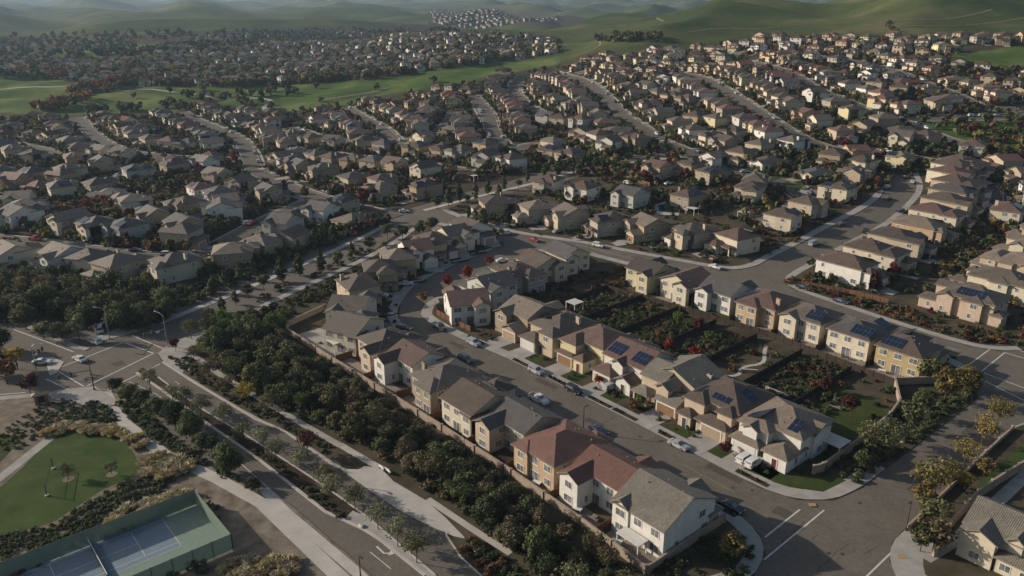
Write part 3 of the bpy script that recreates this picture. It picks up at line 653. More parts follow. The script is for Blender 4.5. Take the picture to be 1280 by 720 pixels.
def trunk_mesh(seed,h,r,spread):
    rnd=random.Random(seed); mb=MB(); mb.tube([(0,0,-.1),(rnd.uniform(-.1,.1),rnd.uniform(-.1,.1),h*.5),(0,0,h)],r,'trunk',7,r*.6)
    for k in range(5):
        a=k*1.26+rnd.uniform(-.3,.3); e=spread*rnd.uniform(.5,.9); mb.tube([(0,0,h*rnd.uniform(.7,1)),(math.cos(a)*e*.5,math.sin(a)*e*.5,h+e*.5),(math.cos(a)*e,math.sin(a)*e,h+e*rnd.uniform(.7,1.1))],r*.5,'trunk',5,r*.15)
    return mb.mesh('trunk')
KT={}
KT['dense']=[(crown_mesh(10+i,3.5,2.7,3.2,34,84,.38,.55,1.45),trunk_mesh(i,1.8,.2,1.8)) for i in range(4)]
KT['open']=[(crown_mesh(20+i,2.9,2.1,4.1,26,34,.30,.75,1.3,loose=1.05),trunk_mesh(20+i,2.7,.12,1.9)) for i in range(3)]
KT['round']=[(crown_mesh(30+i,2.1,1.8,3.2,22,44,.34,.7,1.3),trunk_mesh(30+i,1.9,.11,1.2)) for i in range(3)]
KT['column']=[(crown_mesh(40+i,2.2,3.3,3.4,30,46,.42,.7,1.3,'cone'),trunk_mesh(40+i,1.2,.14,.8)) for i in range(3)]
KT['big']=[(crown_mesh(50+i,4.6,3.5,4.8,44,90,.44,.55,1.45),trunk_mesh(50+i,2.8,.3,2.8)) for i in range(3)]
SH=[crown_mesh(60+i,1.1,.75,.65,9,26,.3,.65,1.35) for i in range(4)]
GR=[]
for i in range(3):
    rnd=random.Random(70+i); v=[];f=[];c=[]
    for k in range(330):
        a=rnd.uniform(0,6.28); r_=rnd.random()**.6*.55; L=rnd.uniform(.5,1.05); e=rnd.uniform(.35,1.0); x,y=math.cos(a)*r_,math.sin(a)*r_; ox,oy=math.cos(a)*L*e,math.sin(a)*L*e; w_=.09
        i0=len(v); v+= [(x*.3-w_*math.sin(a),y*.3+w_*math.cos(a),0),(x*.3+w_*math.sin(a),y*.3-w_*math.cos(a),0),(x+ox*.6+w_*math.sin(a),y+oy*.6-w_*math.cos(a),L*.85),(x+ox,y+oy,L*rnd.uniform(.6,1))]; f.append((i0,i0+1,i0+2,i0+3)); q=rnd.uniform(.65,1.3); c.append((q,q,q))
    me=bpy.data.meshes.new('clump'); me.from_pydata(v,[],f); me.materials.append(M['leaf']); at=me.color_attributes.new('tint','FLOAT_COLOR','CORNER'); at.data.foreach_set('color',[k for q in c for _ in range(4) for k in (*q,1.0)]); GR.append(me)
LC={'dark green':(.052,.066,.028),'olive green':(.115,.12,.055),'brown green':(.115,.10,.055),'yellow':(.36,.27,.05),'mustard':(.18,.145,.05),'red':(.20,.03,.015),'maroon':(.075,.018,.018),'orange':(.22,.105,.035),'bright green':(.10,.15,.035),'pale olive':(.18,.18,.11),'rust':(.15,.075,.035),'mid green':(.08,.10,.038),'gold':(.42,.34,.17),'straw':(.40,.35,.24)}
RT=random.Random(5)
def jit(c,w=.2):
    k=RT.uniform(1-w,1+w); return tuple(a*k*RT.uniform(.96,1.04) for a in c)
TREES=[0]; TC=[]
def tree(x,y,kind,col,label,group,s=1.0,z=None):
    z=T(x,y) if z is None else z
    t=thing('tree',label,'tree',(x,y,z+.12),RT.uniform(0,6.28),group); c,tr=KT[kind][RT.randrange(len(KT[kind]))]; k=RT.uniform(.78,1.28); q=jit(LC[col])
    link('crown',c,t,color=q); link('trunk',tr,t); t.scale=(s*RT.uniform(.9,1.1),s*RT.uniform(.9,1.1),s*k); TREES[0]+=1; TC.append((x,y)); return t
def shrub(x,y,col,label,group,s=1.0,z=None,dz=.15):
    o=thing('shrub',label,'shrub',(x,y,(T(x,y) if z is None else z)+dz),RT.uniform(0,6.28),group,SH[RT.randrange(4)],jit(LC[col])); o.scale=(s*RT.uniform(.8,1.2),s*RT.uniform(.8,1.2),s*RT.uniform(.7,1.1)); return o
# ---------------------------------------------------------------- vehicles: local +x is the front
def car_kit(kind):
    P_={'sedan':dict(L=4.7,W=1.82,hb=.95,ht=1.42,wb=2.75,prof=[(-2.35,.55),(-2.33,.92),(-1.75,.98),(-1.0,1.40),(.15,1.43),(1.05,.98),(2.1,.84),(2.34,.62)],cab=(-1.7,1.0)),
        'suv':dict(L=4.75,W=1.92,hb=1.1,ht=1.72,wb=2.8,prof=[(-2.36,.6),(-2.34,1.12),(-2.1,1.62),(-1.7,1.72),(.45,1.70),(1.15,1.14),(2.15,1.0),(2.36,.7)],cab=(-2.2,1.1)),
        'pickup':dict(L=5.7,W=2.0,hb=1.15,ht=1.85,wb=3.6,prof=[(-2.85,.65),(-2.84,1.16),(-.75,1.16),(-.6,1.84),(.75,1.84),(1.4,1.2),(2.7,1.08),(2.85,.7)],cab=(-.75,1.35)),
        'van':dict(L=5.2,W=2.0,hb=1.2,ht=2.0,wb=3.2,prof=[(-2.6,.6),(-2.58,1.2),(-2.5,1.95),(-2.2,2.0),(.9,1.98),(1.8,1.25),(2.45,1.05),(2.6,.7)],cab=(-2.5,1.75))}[kind]
    W=P_['W']/2; pr=P_['prof']; mb=MB(); zb=.32; hb=P_['hb']
    def half(x,z): return W-(.03 if z<=hb+.02 else .03+.20*(z-hb)/(P_['ht']-hb+1e-6))-.10*max(0,abs(x)-P_['L']*.36)
    ring=[(pr[0][0],zb)]+pr+[(pr[-1][0],zb)]
    Lp=[(x,-half(x,z),z) for x,z in ring]; Rp=[(x,half(x,z),z) for x,z in ring]; n_=len(ring)
    for i in range(n_-1): mb.face([Lp[i],Rp[i],Rp[i+1],Lp[i+1]],'car')
    # sides as strips down to the sill
    for i in range(n_-1):
        for S,rv in ((Lp,1),(Rp,-1)):
            a,b_=S[i],S[i+1]; q=[(a[0],(-1 if rv==1 else 1)*half(a[0],zb),zb),(b_[0],(-1 if rv==1 else 1)*half(b_[0],zb),zb),b_,a]
            if abs(a[0]-b_[0])<1e-6: continue
            mb.face(q[::rv],'car')
    mb.face([(pr[0][0]+.1,-W+.2,zb),(pr[0][0]+.1,W-.2,zb),(pr[-1][0]-.1,W-.2,zb),(pr[-1][0]-.1,-W+.2,zb)],'metal')
    if kind=='pickup': mb.box(-2.7,-.9,-.8,.8,1.15,1.175,'metal')
    body=mb.mesh('body')
    gl=MB(); up=[p for p in pr if p[1]>hb+.12]; c0,c1=P_['cab']; zt=max(p[1] for p in pr); x0t=up[0][0]; x1t=up[-1][0]
    if kind=='van': x0t=-2.3
    # windscreen, rear screen and side windows lie just outside the cabin skin
    bi=[i for i,p in enumerate(pr) if p[1]>hb+.12]; a,b_=pr[bi[-1]],pr[bi[-1]+1]; e=.018
    def quad(a,b_,f0,f1,outx):
        p=lambda f:(a[0]+(b_[0]-a[0])*f,a[1]+(b_[1]-a[1])*f); q0,q1=p(f0),p(f1); s=.16
        pts=[(q0[0]+outx,-half(*q0)+s,q0[1]+e),(q0[0]+outx,half(*q0)-s,q0[1]+e),(q1[0]+outx,half(*q1)-s,q1[1]+e),(q1[0]+outx,-half(*q1)+s,q1[1]+e)]
        gl.face(pts,'glass')
    quad(a,b_,.08,.9,.02); 
    if kind!='pickup': quad(pr[bi[0]],pr[bi[0]-1],.15,.9,-.02)
    zs0=hb+.04; zs1=zt-.13
    for s in (-1,1):
        xa,xb=c0+.25,c1-.15; xc,xd=x0t+.2,x1t-.02; m_=(xa+xb)/2
        for (p0,p1,t0,t1) in ((xa,m_-.06,max(xa,xc),m_-.06),(m_+.06,xb,m_+.06,max(min(xb,xd),m_+.2))):
            q=[(p0,s*(half(p0,zs0)+.012),zs0),(p1,s*(half(p1,zs0)+.012),zs0),(t1,s*(half(t1,zs1)+.012),zs1),(t0,s*(half(t0,zs1)+.012),zs1)]; gl.face(q if s<0 else q[::-1],'glass')
    glass=gl.mesh('windows')
    wh=MB(); r=.34 if kind in('sedan',) else .38
    ci=[(r*math.cos(k*math.pi/8),r*math.sin(k*math.pi/8)) for k in range(16)]
    wh.face([(x,-.12,z) for x,z in ci],'tyre'); wh.face([(x,.12,z) for x,z in ci][::-1],'tyre')
    for k in range(16): a=ci[k];b_=ci[(k+1)%16]; wh.face([(a[0],-.12,a[1]),(a[0],.12,a[1]),(b_[0],.12,b_[1]),(b_[0],-.12,b_[1])],'tyre')
    rim=MB()
    for y in (-.13,.13): rim.face([(x*.62,y,z*.62) for x,z in ci][::1 if y<0 else -1],'rim')
    hl=MB(); hl.box(-.06,.03,-.2,.2,-.09,.09,'lamp',True); tl=MB(); tl.box(-.03,.05,-.16,.16,-.12,.12,'redlens',True)
    return dict(P=P_,body=body,glass=glass,wheel=wh.mesh('tyre'),rim=rim.mesh('rim'),hl=hl.mesh('headlight'),tl=tl.mesh('tail_light'),r=r)
CK={k:car_kit(k) for k in ('sedan','suv','pickup','van')}
CCOL={'white':(.6,.6,.58),'silver':(.33,.34,.35),'black':(.012,.012,.014),'dark grey':(.05,.052,.055),'red':(.30,.02,.02),'dark blue':(.02,.03,.07),'maroon':(.10,.012,.015),'light blue':(.25,.33,.38)}
def car(p,kind,col,heading,label,group=None,dz=.06,lod=0):
    k=CK[kind]; x,y,z=p; t=thing({'sedan':'sedan_car','suv':'suv_car','pickup':'pickup_truck','van':'van'}[kind],label,{'sedan':'car','suv':'car','pickup':'pickup truck','van':'van'}[kind],(x,y,z+dz),heading,group)
    link('body',k['body'],t,color=CCOL[col]); link('windows',k['glass'],t)
    wb=k['P']['wb']/2; W=k['P']['W']/2-.10
    for sx in (-1,1):
        for sy in (-1,1):
            wl=link('wheel',k['wheel'],t,(sx*wb,sy*W,k['r'])); 
            if lod==0: link('rim',k['rim'],wl)
    if lod==0:
        for sy in (-1,1):
            link('headlight',k['hl'],t,(k['P']['L']/2-.01,sy*(W-.12),.72)); link('tail_light',k['tl'],t,(-k['P']['L']/2-.0,sy*(W-.12),.82))
    return t
def wallrun(name,pts,h,th,mat,label,cat,group=None,cap=True,pillars=0.0,base=None):
    """a wall or fence with thickness along a polyline, with a cap and pillars"""
    t=thing(name,label,cat,(pts[0][0],pts[0][1],T(*pts[0])+.1),0,group); ox,oy,oz=t.location
    def strip(a,b,z0,z1,m_,nm):
        mb=MB(); p=resample(pts,6.0); L0=offset(p,a); R0=offset(p,b); g=lambda q,z_:(q[0]-ox,q[1]-oy,T(*q)+z_+.1-oz)
        for i in range(len(p)-1):
            l0,l1,r0,r1=L0[i],L0[i+1],R0[i],R0[i+1]
            mb.face([g(l0,z1),g(r0,z1),g(r1,z1),g(l1,z1)],m_); mb.face([g(l1,z0),g(l0,z0),g(l0,z1),g(l1,z1)][::-1],m_); mb.face([g(r0,z0),g(r1,z0),g(r1,z1),g(r0,z1)],m_)
            if z0>0.5: mb.face([g(l0,z0),g(l1,z0),g(r1,z0),g(r0,z0)],m_)
        mb.face([g(L0[0],z0),g(R0[0],z0),g(R0[0],z1),g(L0[0],z1)],m_); mb.face([g(R0[-1],z0),g(L0[-1],z0),g(L0[-1],z1),g(R0[-1],z1)],m_)
        link(nm,mb.mesh(nm),t)
    strip(th/2,-th/2,-.3,h,mat,'panel')
    if cap: strip(th/2+.06,-th/2-.06,h+.002,h+.1,mat,'cap')
    if pillars:
        p=resample(pts,pillars); s=th/2+.12 if cap else th/2+.05; mb=MB(); mb.box(-s,s,-s,s,-.3,h+(.25 if cap else .12),mat); me=mb.mesh('post')
        for q in p[:90]: link('post',me,t,(q[0]-ox,q[1]-oy,T(*q)+.1-oz))
    return t
ORD=['first','second','third','fourth','fifth','sixth','seventh','eighth','ninth','tenth','eleventh','twelfth','thirteenth','fourteenth','fifteenth','sixteenth','seventeenth','eighteenth','nineteenth','twentieth','twenty-first','twenty-second','twenty-third','twenty-fourth','twenty-fifth','twenty-sixth','twenty-seventh','twenty-eighth','twenty-ninth','thirtieth']
# ---------------------------------------------------------------- houses placed by hand
HEAD={0:TH,180:TH+math.pi,90:TH+math.pi/2,-90:TH-math.pi/2}
def hd(a): return TH+R(a)
def lot(x,y,rz,front,side,lawncol='lawn',walk=True,dw=5.0,planters=True,near=True):
    """driveway, front lawn, entry path and kerb strip of one lot; front = distance from house centre to the kerb"""
    c,s=math.cos(rz),math.sin(rz); g=lambda a,b:(x+a*c-b*s,y+a*s+b*c)
    dx=-2.6*side; o=.12 if y>240 else 0
    if near:
        sheet('driveway',[g(dx-dw/2,7.6),g(dx+dw/2,7.6),g(dx+dw/2,front-.1),g(dx-dw/2,front-.1)],0.225+o,'concrete',maxlen=5)
        lx=2.9*side; 
        sheet('lawn',[g(lx-2.6,8.2),g(lx+2.6,8.2),g(lx+2.6,front-3.3),g(lx-2.6,front-3.3)],0.21+o,lawncol,maxlen=5)
        if walk: sheet('entry_path',[g(.25*side-.5,7.0),g(.25*side+.5,7.0),g(.25*side+.5,front-3.2),g(.25*side-.5,front-3.2)],0.23+o,'concrete',maxlen=5)
        if planters: sheet('planter_strip',[g(lx-3.6,front-1.65),g(lx+3.6,front-1.65),g(lx+3.6,front-.35),g(lx-3.6,front-.35)],0.245+o,'mulch',maxlen=5)
KERB=[]; NEARH=[]   # (u,v,front code,variant,wall,roof,where,front distance or None)
S='in the row backing onto the wooded slope'
def nh(u,v,f,vi,wc,rc,lab,group,front=None,zoff=None,panels=True,dh=0,lawn='lawn',spec=None):
    x,y,_=UV(u,v); rz=hd(f+dh); t=place_house(x,y,rz,lab,group,vi,wc,rc,0,panels,spec=spec)
    if front:
        mul_=RT.random()<.6; lot(x,y,rz,front,-1 if vi>=NV else 1,'mulch' if mul_ else lawn); c_,s_=math.cos(rz),math.sin(rz); sd=-1 if vi>=NV else 1; short=' '.join(lab.split()[:8])
        if short.split()[-1] in('the','with','and','of','at','by','on','in','a','to','above','beside'): short=' '.join(short.split()[:-1])
        for k in range(5 if mul_ else 3):
            a,b_=RT.uniform(.4,5.2)*sd,RT.uniform(8.6,front-3.6); cc=RT.choice(['dark green','mid green','brown green','maroon','olive green']); shrub(x+a*c_-b_*s_,y+a*s_+b_*c_,cc,f'{cc} shrub in the front bed of {short}','front bed shrubs',RT.uniform(.4,.85))
        for k in range(5):
            a,b_=(2.9+RT.uniform(-3.4,3.4))*sd,front-1.0; KERB.append((x+a*c_-b_*s_,y+a*s_+b_*c_))
    NEARH.append((x,y)); return t
g1='houses backing onto the wooded slope'
# corner hero house: big grey roof, rear and side gables, long plain side wall
H1=build_variant(dict(v=[(-5.6,5.6,-7.2,6.2,5.8,'gable','x',.46),(-5.6,-2.0,-7.45,-2,5.75,'gable','y',.62),(-5.6,-1.0,3,8.4,3.1,'gable','y',.46),(-1,3.0,4,7.6,5.5,'gable','y',.55),(3.2,5.6,5,8.0,3.1,'hip','y',.46)],garage=(-3.3,2.6,8.4),door=(1,7.6)),91)
# rear gable wing houses and hipped boxes for the slope row
H2=build_variant(dict(v=[(-5.4,5.4,-4.6,4.5,5.75,'gable','x',.44),(-5.2,-.6,-8.6,-3,5.7,'gable','y',.48),(-5.4,.2,3,8,3.0,'hip','y',.42),(.4,5.2,2.5,6.5,5.2,'gable','y',.44)],garage=(-2.6,4.6,8),door=(2.6,6.5)),92)
H3=build_variant(dict(v=[(-5.4,5.4,-8.2,5,5.8,'hip','y',.38),(-5.4,-1.5,-8.8,-4,5.75,'hip','y',.38),(-5.4,.2,4,8.4,3.0,'hip','y',.42),(.6,4.8,4,7.4,5.0,'hip','y',.4)],garage=(-2.6,4.6,8.4),door=(2.6,7.4)),93)
H4=build_variant(dict(v=[(-5.4,5.4,-8.2,3.5,5.8,'gable','x',.42),(2.4,5.4,-8.6,-4,5.4,'hip','y',.42),(-5.4,.4,1,7.5,5.2,'hip','x',.42),(.6,5.0,3,7,3.0,'hip','y',.42)],garage=(-2.6,4.6,7.5),door=(2.6,7),solar=[(0,'N',-1,.6,5,1)]),94)
H5=build_variant(dict(v=[(-5.4,5.4,-6.0,4.2,5.8,'hip','x',.45),(.8,5.4,-8.8,-2,5.7,'gable','y',.48),(-5.4,.2,3,8,3.0,'hip','y',.42),(.6,4.8,2,6.6,5.6,'hip','y',.42)],garage=(-2.6,4.6,8),door=(2.6,6.6)),95)
nh(70.2,-24.3,0,0,'white','weathered grey','white house with grey roof at the street corner, walled on two sides',g1,13.3,spec=H1)
nh(57.4,-24.0,0,0,'white','terracotta red','white house with red tile roof, between orange house and corner house',g1,13,spec=H2)
nh(44.6,-23.8,0,0,'orange tan','terracotta red','orange house with red hipped roof above the wooded slope',g1,12.8,spec=H3)
nh(32.0,-24.0,0,0,'beige','charcoal grey','beige house with dark grey gabled roof beside the orange house',g1,13,spec=build_variant(mirror(dict(v=[(-5.4,5.4,-4.6,4.5,5.75,'gable','x',.44),(.6,5.2,-8.6,-3,5.7,'gable','y',.48),(-5.4,.2,3,8,3.0,'hip','y',.42)],garage=(-2.6,4.6,8))),96))
nh(19.4,-23.8,0,0,'cream','brown','cream house with broad brown gabled roof backing onto the slope',g1,12.8,spec=H4)
nh(5.2,-23.6,0,0,'tan','grey brown','tan house with grey-brown hipped roof and rear patio behind slope wall',g1,12.6,spec=VAR[4])
nh(-8.6,-23.8,0,0,'white','reddish brown','white house with reddish brown roof and rear gable over paved yard',g1,12.8,spec=H2)
nh(-21.5,-23.4,0,0,'peach','brown','peach house with brown roof behind a brick-red patio yard',g1,12.4,spec=H5)
nh(-36.5,-23.5,22,0,'cream','grey brown','cream house with white patio cover where the slope wall turns',g1,None,spec=H4)
nh(-50.5,-17.5,42,0,'pale grey','grey brown','pale grey house with wide gable at the top of the slope wall',g1,None,spec=VAR[2],panels=False)
g2='houses along the far side of the main street'
N1=[(68.7,14.8,1,'white','light tan','white house with tan roof and solar panels at the wide road corner'),
    (54.8,15.2,3,'peach','brown','peach house with brown roof and three dark solar panels, next to corner'),
    (41.3,15.5,13,'beige','weathered grey','beige house with mottled grey tile roof opposite the orange house'),
    (27.6,16.0,0,'white','reddish brown','white house with reddish roof and rows of solar panels facing street'),
    (14.0,16.2,12,'yellow','reddish brown','pale yellow house with red-brown roof beside a solar-panelled white house'),
    (0.4,16.0,9,'beige','grey brown','beige house with grey-brown hipped roof, mid-row facing the main street'),
    (-13.2,16.2,2,'tan','light tan','tan house with light roof near the bend of the main street')]
HN=[build_variant(dict(v=[(-6,6,-8,3,5.8,'hip','x',.42),(-.5,5.8,-2,5.5,5.72,'hip','y',.42),(1.2,4.2,3,6.6,5.6,'gable','y',.52),(-6,-1.2,1,7.5,3.1,'hip','y',.45),(-6.5,-2,-6.5,-1,5.3,'gable','x',.45),(0,5.9,5,7.6,3.0,'hip','x',.45)],garage=(3.0,4.6,7.6),door=(-3.6,7.5),solar=[(1,'E',0,.7,5,2),(0,'N',-3.6,.5,2,2)]),301),
 build_variant(dict(v=[(-5.8,5.8,-8,4,5.8,'hip','x',.42),(1,5.9,-2,6,5.72,'hip','y',.42),(-5.6,-2.2,2,6,5.6,'hip','y',.46),(2.5,5.6,5,8.2,3.0,'hip','y',.45),(-5.6,1.5,3.5,7.6,3.05,'hip','x',.42)],garage=(-2.2,4.6,7.6),door=(4,8.2),solar=[(0,'N',-.6,.7,4,1),(1,'E',0,.6,4,1),(0,'W',0,.5,3,2),(0,'S',1,.6,6,2)]),302),
 build_variant(dict(v=[(-5.8,5.8,-8,2,5.8,'gable','y',.42),(0,5.9,-5,5,5.72,'gable','x',.42),(-2.7,.5,2,6.6,5.5,'gable','y',.58),(1.8,5.7,4.5,8,2.9,'porch','x',.4),(-5.7,-.3,1.5,7.4,3.1,'gable','x',.42)],garage=(-3.0,4.6,7.4),door=(3.2,5),chimney=(-5.4,-4,5.5)),303),
 build_variant(dict(v=[(-5.7,5.7,-7,4,5.8,'gable','x',.44),(-1.4,1.8,2,5.6,5.6,'gable','y',.55),(0.2,5.6,3,7.8,3.1,'hip','x',.42),(-5.4,-1.2,4,7.4,3.0,'gable','y',.52),(1,5.6,-9.6,-5,5,'hip','x',.42)],garage=(2.9,4.6,7.8),door=(-3.3,7.4),solar=[(0,'N',3.6,.8,4,2),(0,'N',-3.6,.8,4,2)]),304),
 build_variant(dict(v=[(-5.6,5.6,-7.5,3,5.8,'hip','x',.42),(.5,5.7,-1,6,5.72,'hip','y',.42),(-3.6,-.5,2.5,7.6,3.3,'hip','y',.5),(.3,5.5,5.8,7.3,3,'hip','x',.4),(-5.6,-3,-9,-5,5.6,'hip','y',.42)],garage=(2.9,4.6,7.3),door=(-2,7.6)),305)]
for k_,(u,v,vi,wc,rc,lb) in enumerate(N1):
    hs_=HN[k_] if k_<5 else None; vi=vi if hs_ is None else (8 if hs_['spec']['garage'][0]>0 else 0); nh(u,v,180,vi,wc,rc,lb,g2,v+.3 if v<15.1 else v+.2,spec=hs_)
g3='houses inside the curve of the rising street'
for (u,v,dh,vi,wc,rc,lb) in [(-33,10,-25,10,'white','reddish brown','white house with red-brown roof on the inside of the street bend'),
    (-39.5,24.5,-4,2,'pale grey','charcoal grey','pale grey house with dark roof just above the bend house'),(-43,37.5,-6,4,'grey beige','brown','grey beige house with brown hipped roof inside the rising street'),
    (-46,50.5,-8,5,'yellow','brown','pale yellow gabled house inside the rising street'),(-47.5,64,-8,13,'cream','charcoal grey','cream house with dark roof at the inner top corner by the cross street')]:
    nh(u,v,90,vi,wc,rc,lb,g3,None,dh=dh,panels=False)
    x,y,_z=UV(u,v); cu=float(np.interp(v,[5,12,32,52,67],[-48,-51,-56,-60.8,-65])); lot(x,y,hd(90+dh),max(12,(u-cu)/math.cos(R(dh))),-1 if vi>=NV else 1,'mulch')
g4='houses backing onto the tree-lined arterial'
for (u,v,dh,vi,wc,rc,lb) in [(-63.5,-8,-10,12,'beige','brown','beige house with brown roof beside the pale grey gable house'),(-71.5,4.5,-26,3,'tan','dark brown','tan house with dark hipped roof backing onto the arterial trees'),
    (-78,16,-20,8,'ochre','light tan','ochre house with a round dark-roofed turret and solar panels'),(-83.5,27,-14,2,'white','reddish brown','white house with reddish gabled roof on the outer side of rising street'),
    (-86.5,37.5,-8,11,'beige','brown','beige house with brown hipped roof, fourth along the outer rising street'),(-88.8,47.8,-6,10,'cream','charcoal grey','cream house with dark dormered roof near the top of rising street'),(-91,58,-4,5,'white','brown','white house with brown roof at the outer top corner of rising street')]:
    nh(u,v,-90,vi,wc,rc,lb,g4,None,dh=dh,panels=(vi==8)).scale=(.93,1,1.04)
    x,y,_z=UV(u,v); cu=float(np.interp(v,[-8,4,14,32,45,60],[-47,-57.6,-65.7,-72.2,-75.7,-79])); lot(x,y,hd(-90+dh),max(11.5,(cu-u)/math.cos(R(dh))),-1 if vi>=NV else 1,'mulch')
g5='houses with rear yards facing the garden plots'
NR=[(-14.5,73.5,10,'yellow','dark brown','bright yellow house with dark hipped roof and red shrubs beside it'),(-.5,75,5,'cream','reddish brown','cream house with red-brown roof between yellow and white houses'),
    (12.8,76,2,'white','charcoal grey','white house with grey roof and small rear lawn by the garden plots'),(27.2,77,12,'orange tan','reddish brown','orange-tan house with red-brown roof in the row behind gardens'),
    (41,77.5,0,'cream','grey brown','cream house with two large solar arrays facing the gardens'),(54.8,77.5,11,'cream','charcoal grey','cream house with dark roof and turquoise parasol in its yard'),
    (68.3,76.8,3,'ochre','brown','ochre house with brown roof at the crossroads corner')]
for i,(u,v,vi,wc,rc,lb) in enumerate(NR): nh(u,v,0,vi,wc,rc,lb,g5,90.0-v+(0 if i>1 else -2.5+i))
g6='houses facing the cross street from its upper side'
for i,(px,py,dh,vi,wc,rc) in enumerate([(618,269,-25,12,'tan','brown'),(665,276,-20,0,'grey beige','light tan'),(709,283,-18,10,'beige','light tan'),(757,291,-20,3,'grey beige','brown'),(806,297,-18,2,'tan','light tan'),(861,306,-16,9,'beige','grey brown'),(915,314,-10,8,'cream','reddish brown')]):
    x,y,_=P(px,py); u,v=toUV(x,y); rz=hd(180+dh); t=place_house(x,y,rz,f'{wc} house with {rc} roof, {ORD[i]} on the cross street upper side',g6,vi,wc,rc,0)
    lot(x,y,rz,15.5,1 if vi<NV else -1); NEARH.append((x,y))
def phouse(lst,group,where,lod=1,front=None,curb=None):
    for i,(px,py,f,vi,wc,rc) in enumerate(lst):
        x,y,_=P(px,py)
        if curb:
            u,v=toUV(x,y); cv=[c[1] for c in curb]; cu=float(np.interp(v,cv,[c[0] for c in curb])); u=cu+(17.2 if f<0 else -15.5); x,y,_=UV(u,v); lot(x,y,hd(f),max(13,min(24,abs(u-cu))),1 if vi<NV else -1)
        place_house(x,y,hd(f),f'{wc} house with {rc} roof, {ORD[i]} {where}',group,vi,wc,rc,lod,panels=(i%3!=1))
        if front: lot(x,y,hd(f),front,1 if vi<NV else -1,planters=False)
phouse([(688,238,20,12,'cream','reddish brown'),(732,247,10,0,'white','reddish brown'),(790,256,5,2,'pale grey','charcoal grey'),(862,258,0,9,'tan','brown'),(934,249,200,3,'cream','brown'),(820,222,180,2,'peach','reddish brown'),(862,219,180,9,'tan','brown'),(888,209,180,13,'white','light tan'),(922,204,180,0,'beige','brown'),(712,203,180,1,'peach','reddish brown'),(760,190,190,5,'white','reddish brown'),(947,193,180,4,'beige','grey brown')],'houses above the cross street','in the block above cross street')
phouse([(968,282,90,0,'cream','brown'),(1008,270,90,8,'beige','brown'),(1052,250,90,3,'cream','brown'),(1062,230,100,10,'peach','light tan'),(1000,212,110,4,'tan','brown')],'houses on the left side of the avenue','up the left of the avenue',curb=[(-3,116),(-4,124),(-6,155),(-7.5,172),(-8.8,204),(-11.3,223),(-16.5,237),(-25,251)])
LONG=[build_variant(dict(v=[(-5.6,5.6,-8.5,6,5.8,'hip','y',.40),(-6.6,-1,-5,0,5.6,'hip','x',.42),(-5.8,-1,-10,-5,5.7,'hip','x',.40),(-7.2,-5,1,6,3.0,'hip','y',.40),(-5.6,.2,6,10.5,3.1,'hip','x',.42),(.6,5,6,8.6,5.2,'hip','y',.42)],garage=(-2.6,4.6,10.5),door=(2.6,8.6),solar=[(0,'W',-2,.8,6,2),(0,'W',5,.8,3,2)]),201),
 build_variant(dict(v=[(-5.6,5.6,-8.5,4,5.8,'hip','y',.42),(-6.7,0,-7.5,-3.2,5.6,'gable','x',.42),(-6.5,0,-1,3,5.5,'hip','x',.42),(-5.6,5.8,2,8.5,5.6,'hip','x',.40),(-5.6,.2,6,11,3.1,'hip','y',.42)],garage=(-2.6,4.6,11),door=(2.6,8.5),solar=[(1,'S',0,.7,5,1)]),202),
 build_variant(mirror(dict(v=[(-5.6,5.6,-8.5,5,5.8,'hip','y',.38),(0,6.8,-6,-1,5.6,'hip','x',.42),(0,6.7,1.5,5.6,5.4,'gable','x',.42),(-5.8,-1.2,-2,9,5.6,'gable','y',.42),(.6,5.6,5,10.5,3.1,'hip','y',.42),(1.5,5.8,-10.8,-8,3.1,'hip','x',.4)],garage=(3,4.6,10.5),solar=[(0,'E',0,.8,7,2)])),203)]
VAR+=LONG; NLV=len(VAR)-3
phouse([(1072,352,-90,NLV,'white','brown'),(1104,334,-90,NLV+1,'cream','brown'),(1132,317,-90,NLV+2,'beige','dark brown'),(1163,302,-90,NLV,'orange tan','light tan'),(1186,286,-90,NLV+1,'cream','reddish brown'),(1204,272,-92,NLV+2,'beige','brown'),(1208,259,-94,NLV,'tan','charcoal grey'),(1206,246,-97,NLV+1,'beige','brown'),(1202,234,-99,NLV+2,'cream','reddish brown'),(1194,222,-102,NLV,'cream','brown'),(1180,212,-106,NLV+1,'tan','brown')],'houses on the right side of the avenue','up the right of the avenue',lod=0,curb=[(8.8,117),(6.9,137),(5.2,164),(4.8,190),(1.3,215),(-3,236.6),(-8.4,252.6),(-19.5,271)])
phouse([(1206,390,90,NLV+2,'peach','grey brown'),(1242,367,90,NLV,'cream','grey brown'),(1266,345,90,NLV+1,'beige','light tan'),(1290,325,90,NLV+2,'cream','light tan'),(1305,306,90,NLV,'beige','light tan')],'houses above the hedge by the crossroads','above the crossroads hedge',lod=0)
HD=build_variant(dict(v=[(-9,9,-6,4.6,5.4,'gable','x',.52),(-8,-5.8,1,5.0,6.0,'gable','y',.75),(-4.2,-2.0,1,5.0,6.0,'gable','y',.75),(-.4,1.8,1,5.0,6.0,'gable','y',.75),(3,8.6,-1,7.4,5.3,'gable','y',.5),(-8.6,-4.4,4,9,3.0,'gable','y',.55),(-3.8,2.6,4,7,3.0,'hip','x',.4)],door=(-6.5,9)),210)
q_=P(1280,702); place_house(q_[0],q_[1],hd(180),'cream dormered house with mottled tile roof beyond the wide road corner','houses beyond the wide road',0,'cream','weathered grey',0,spec=HD).scale=(.95,.95,.95)
q_=P(1300,735); place_house(q_[0]+16,q_[1]-1,hd(180),'beige house at the lower right frame corner','houses beyond the wide road',0,'beige','weathered grey',0)
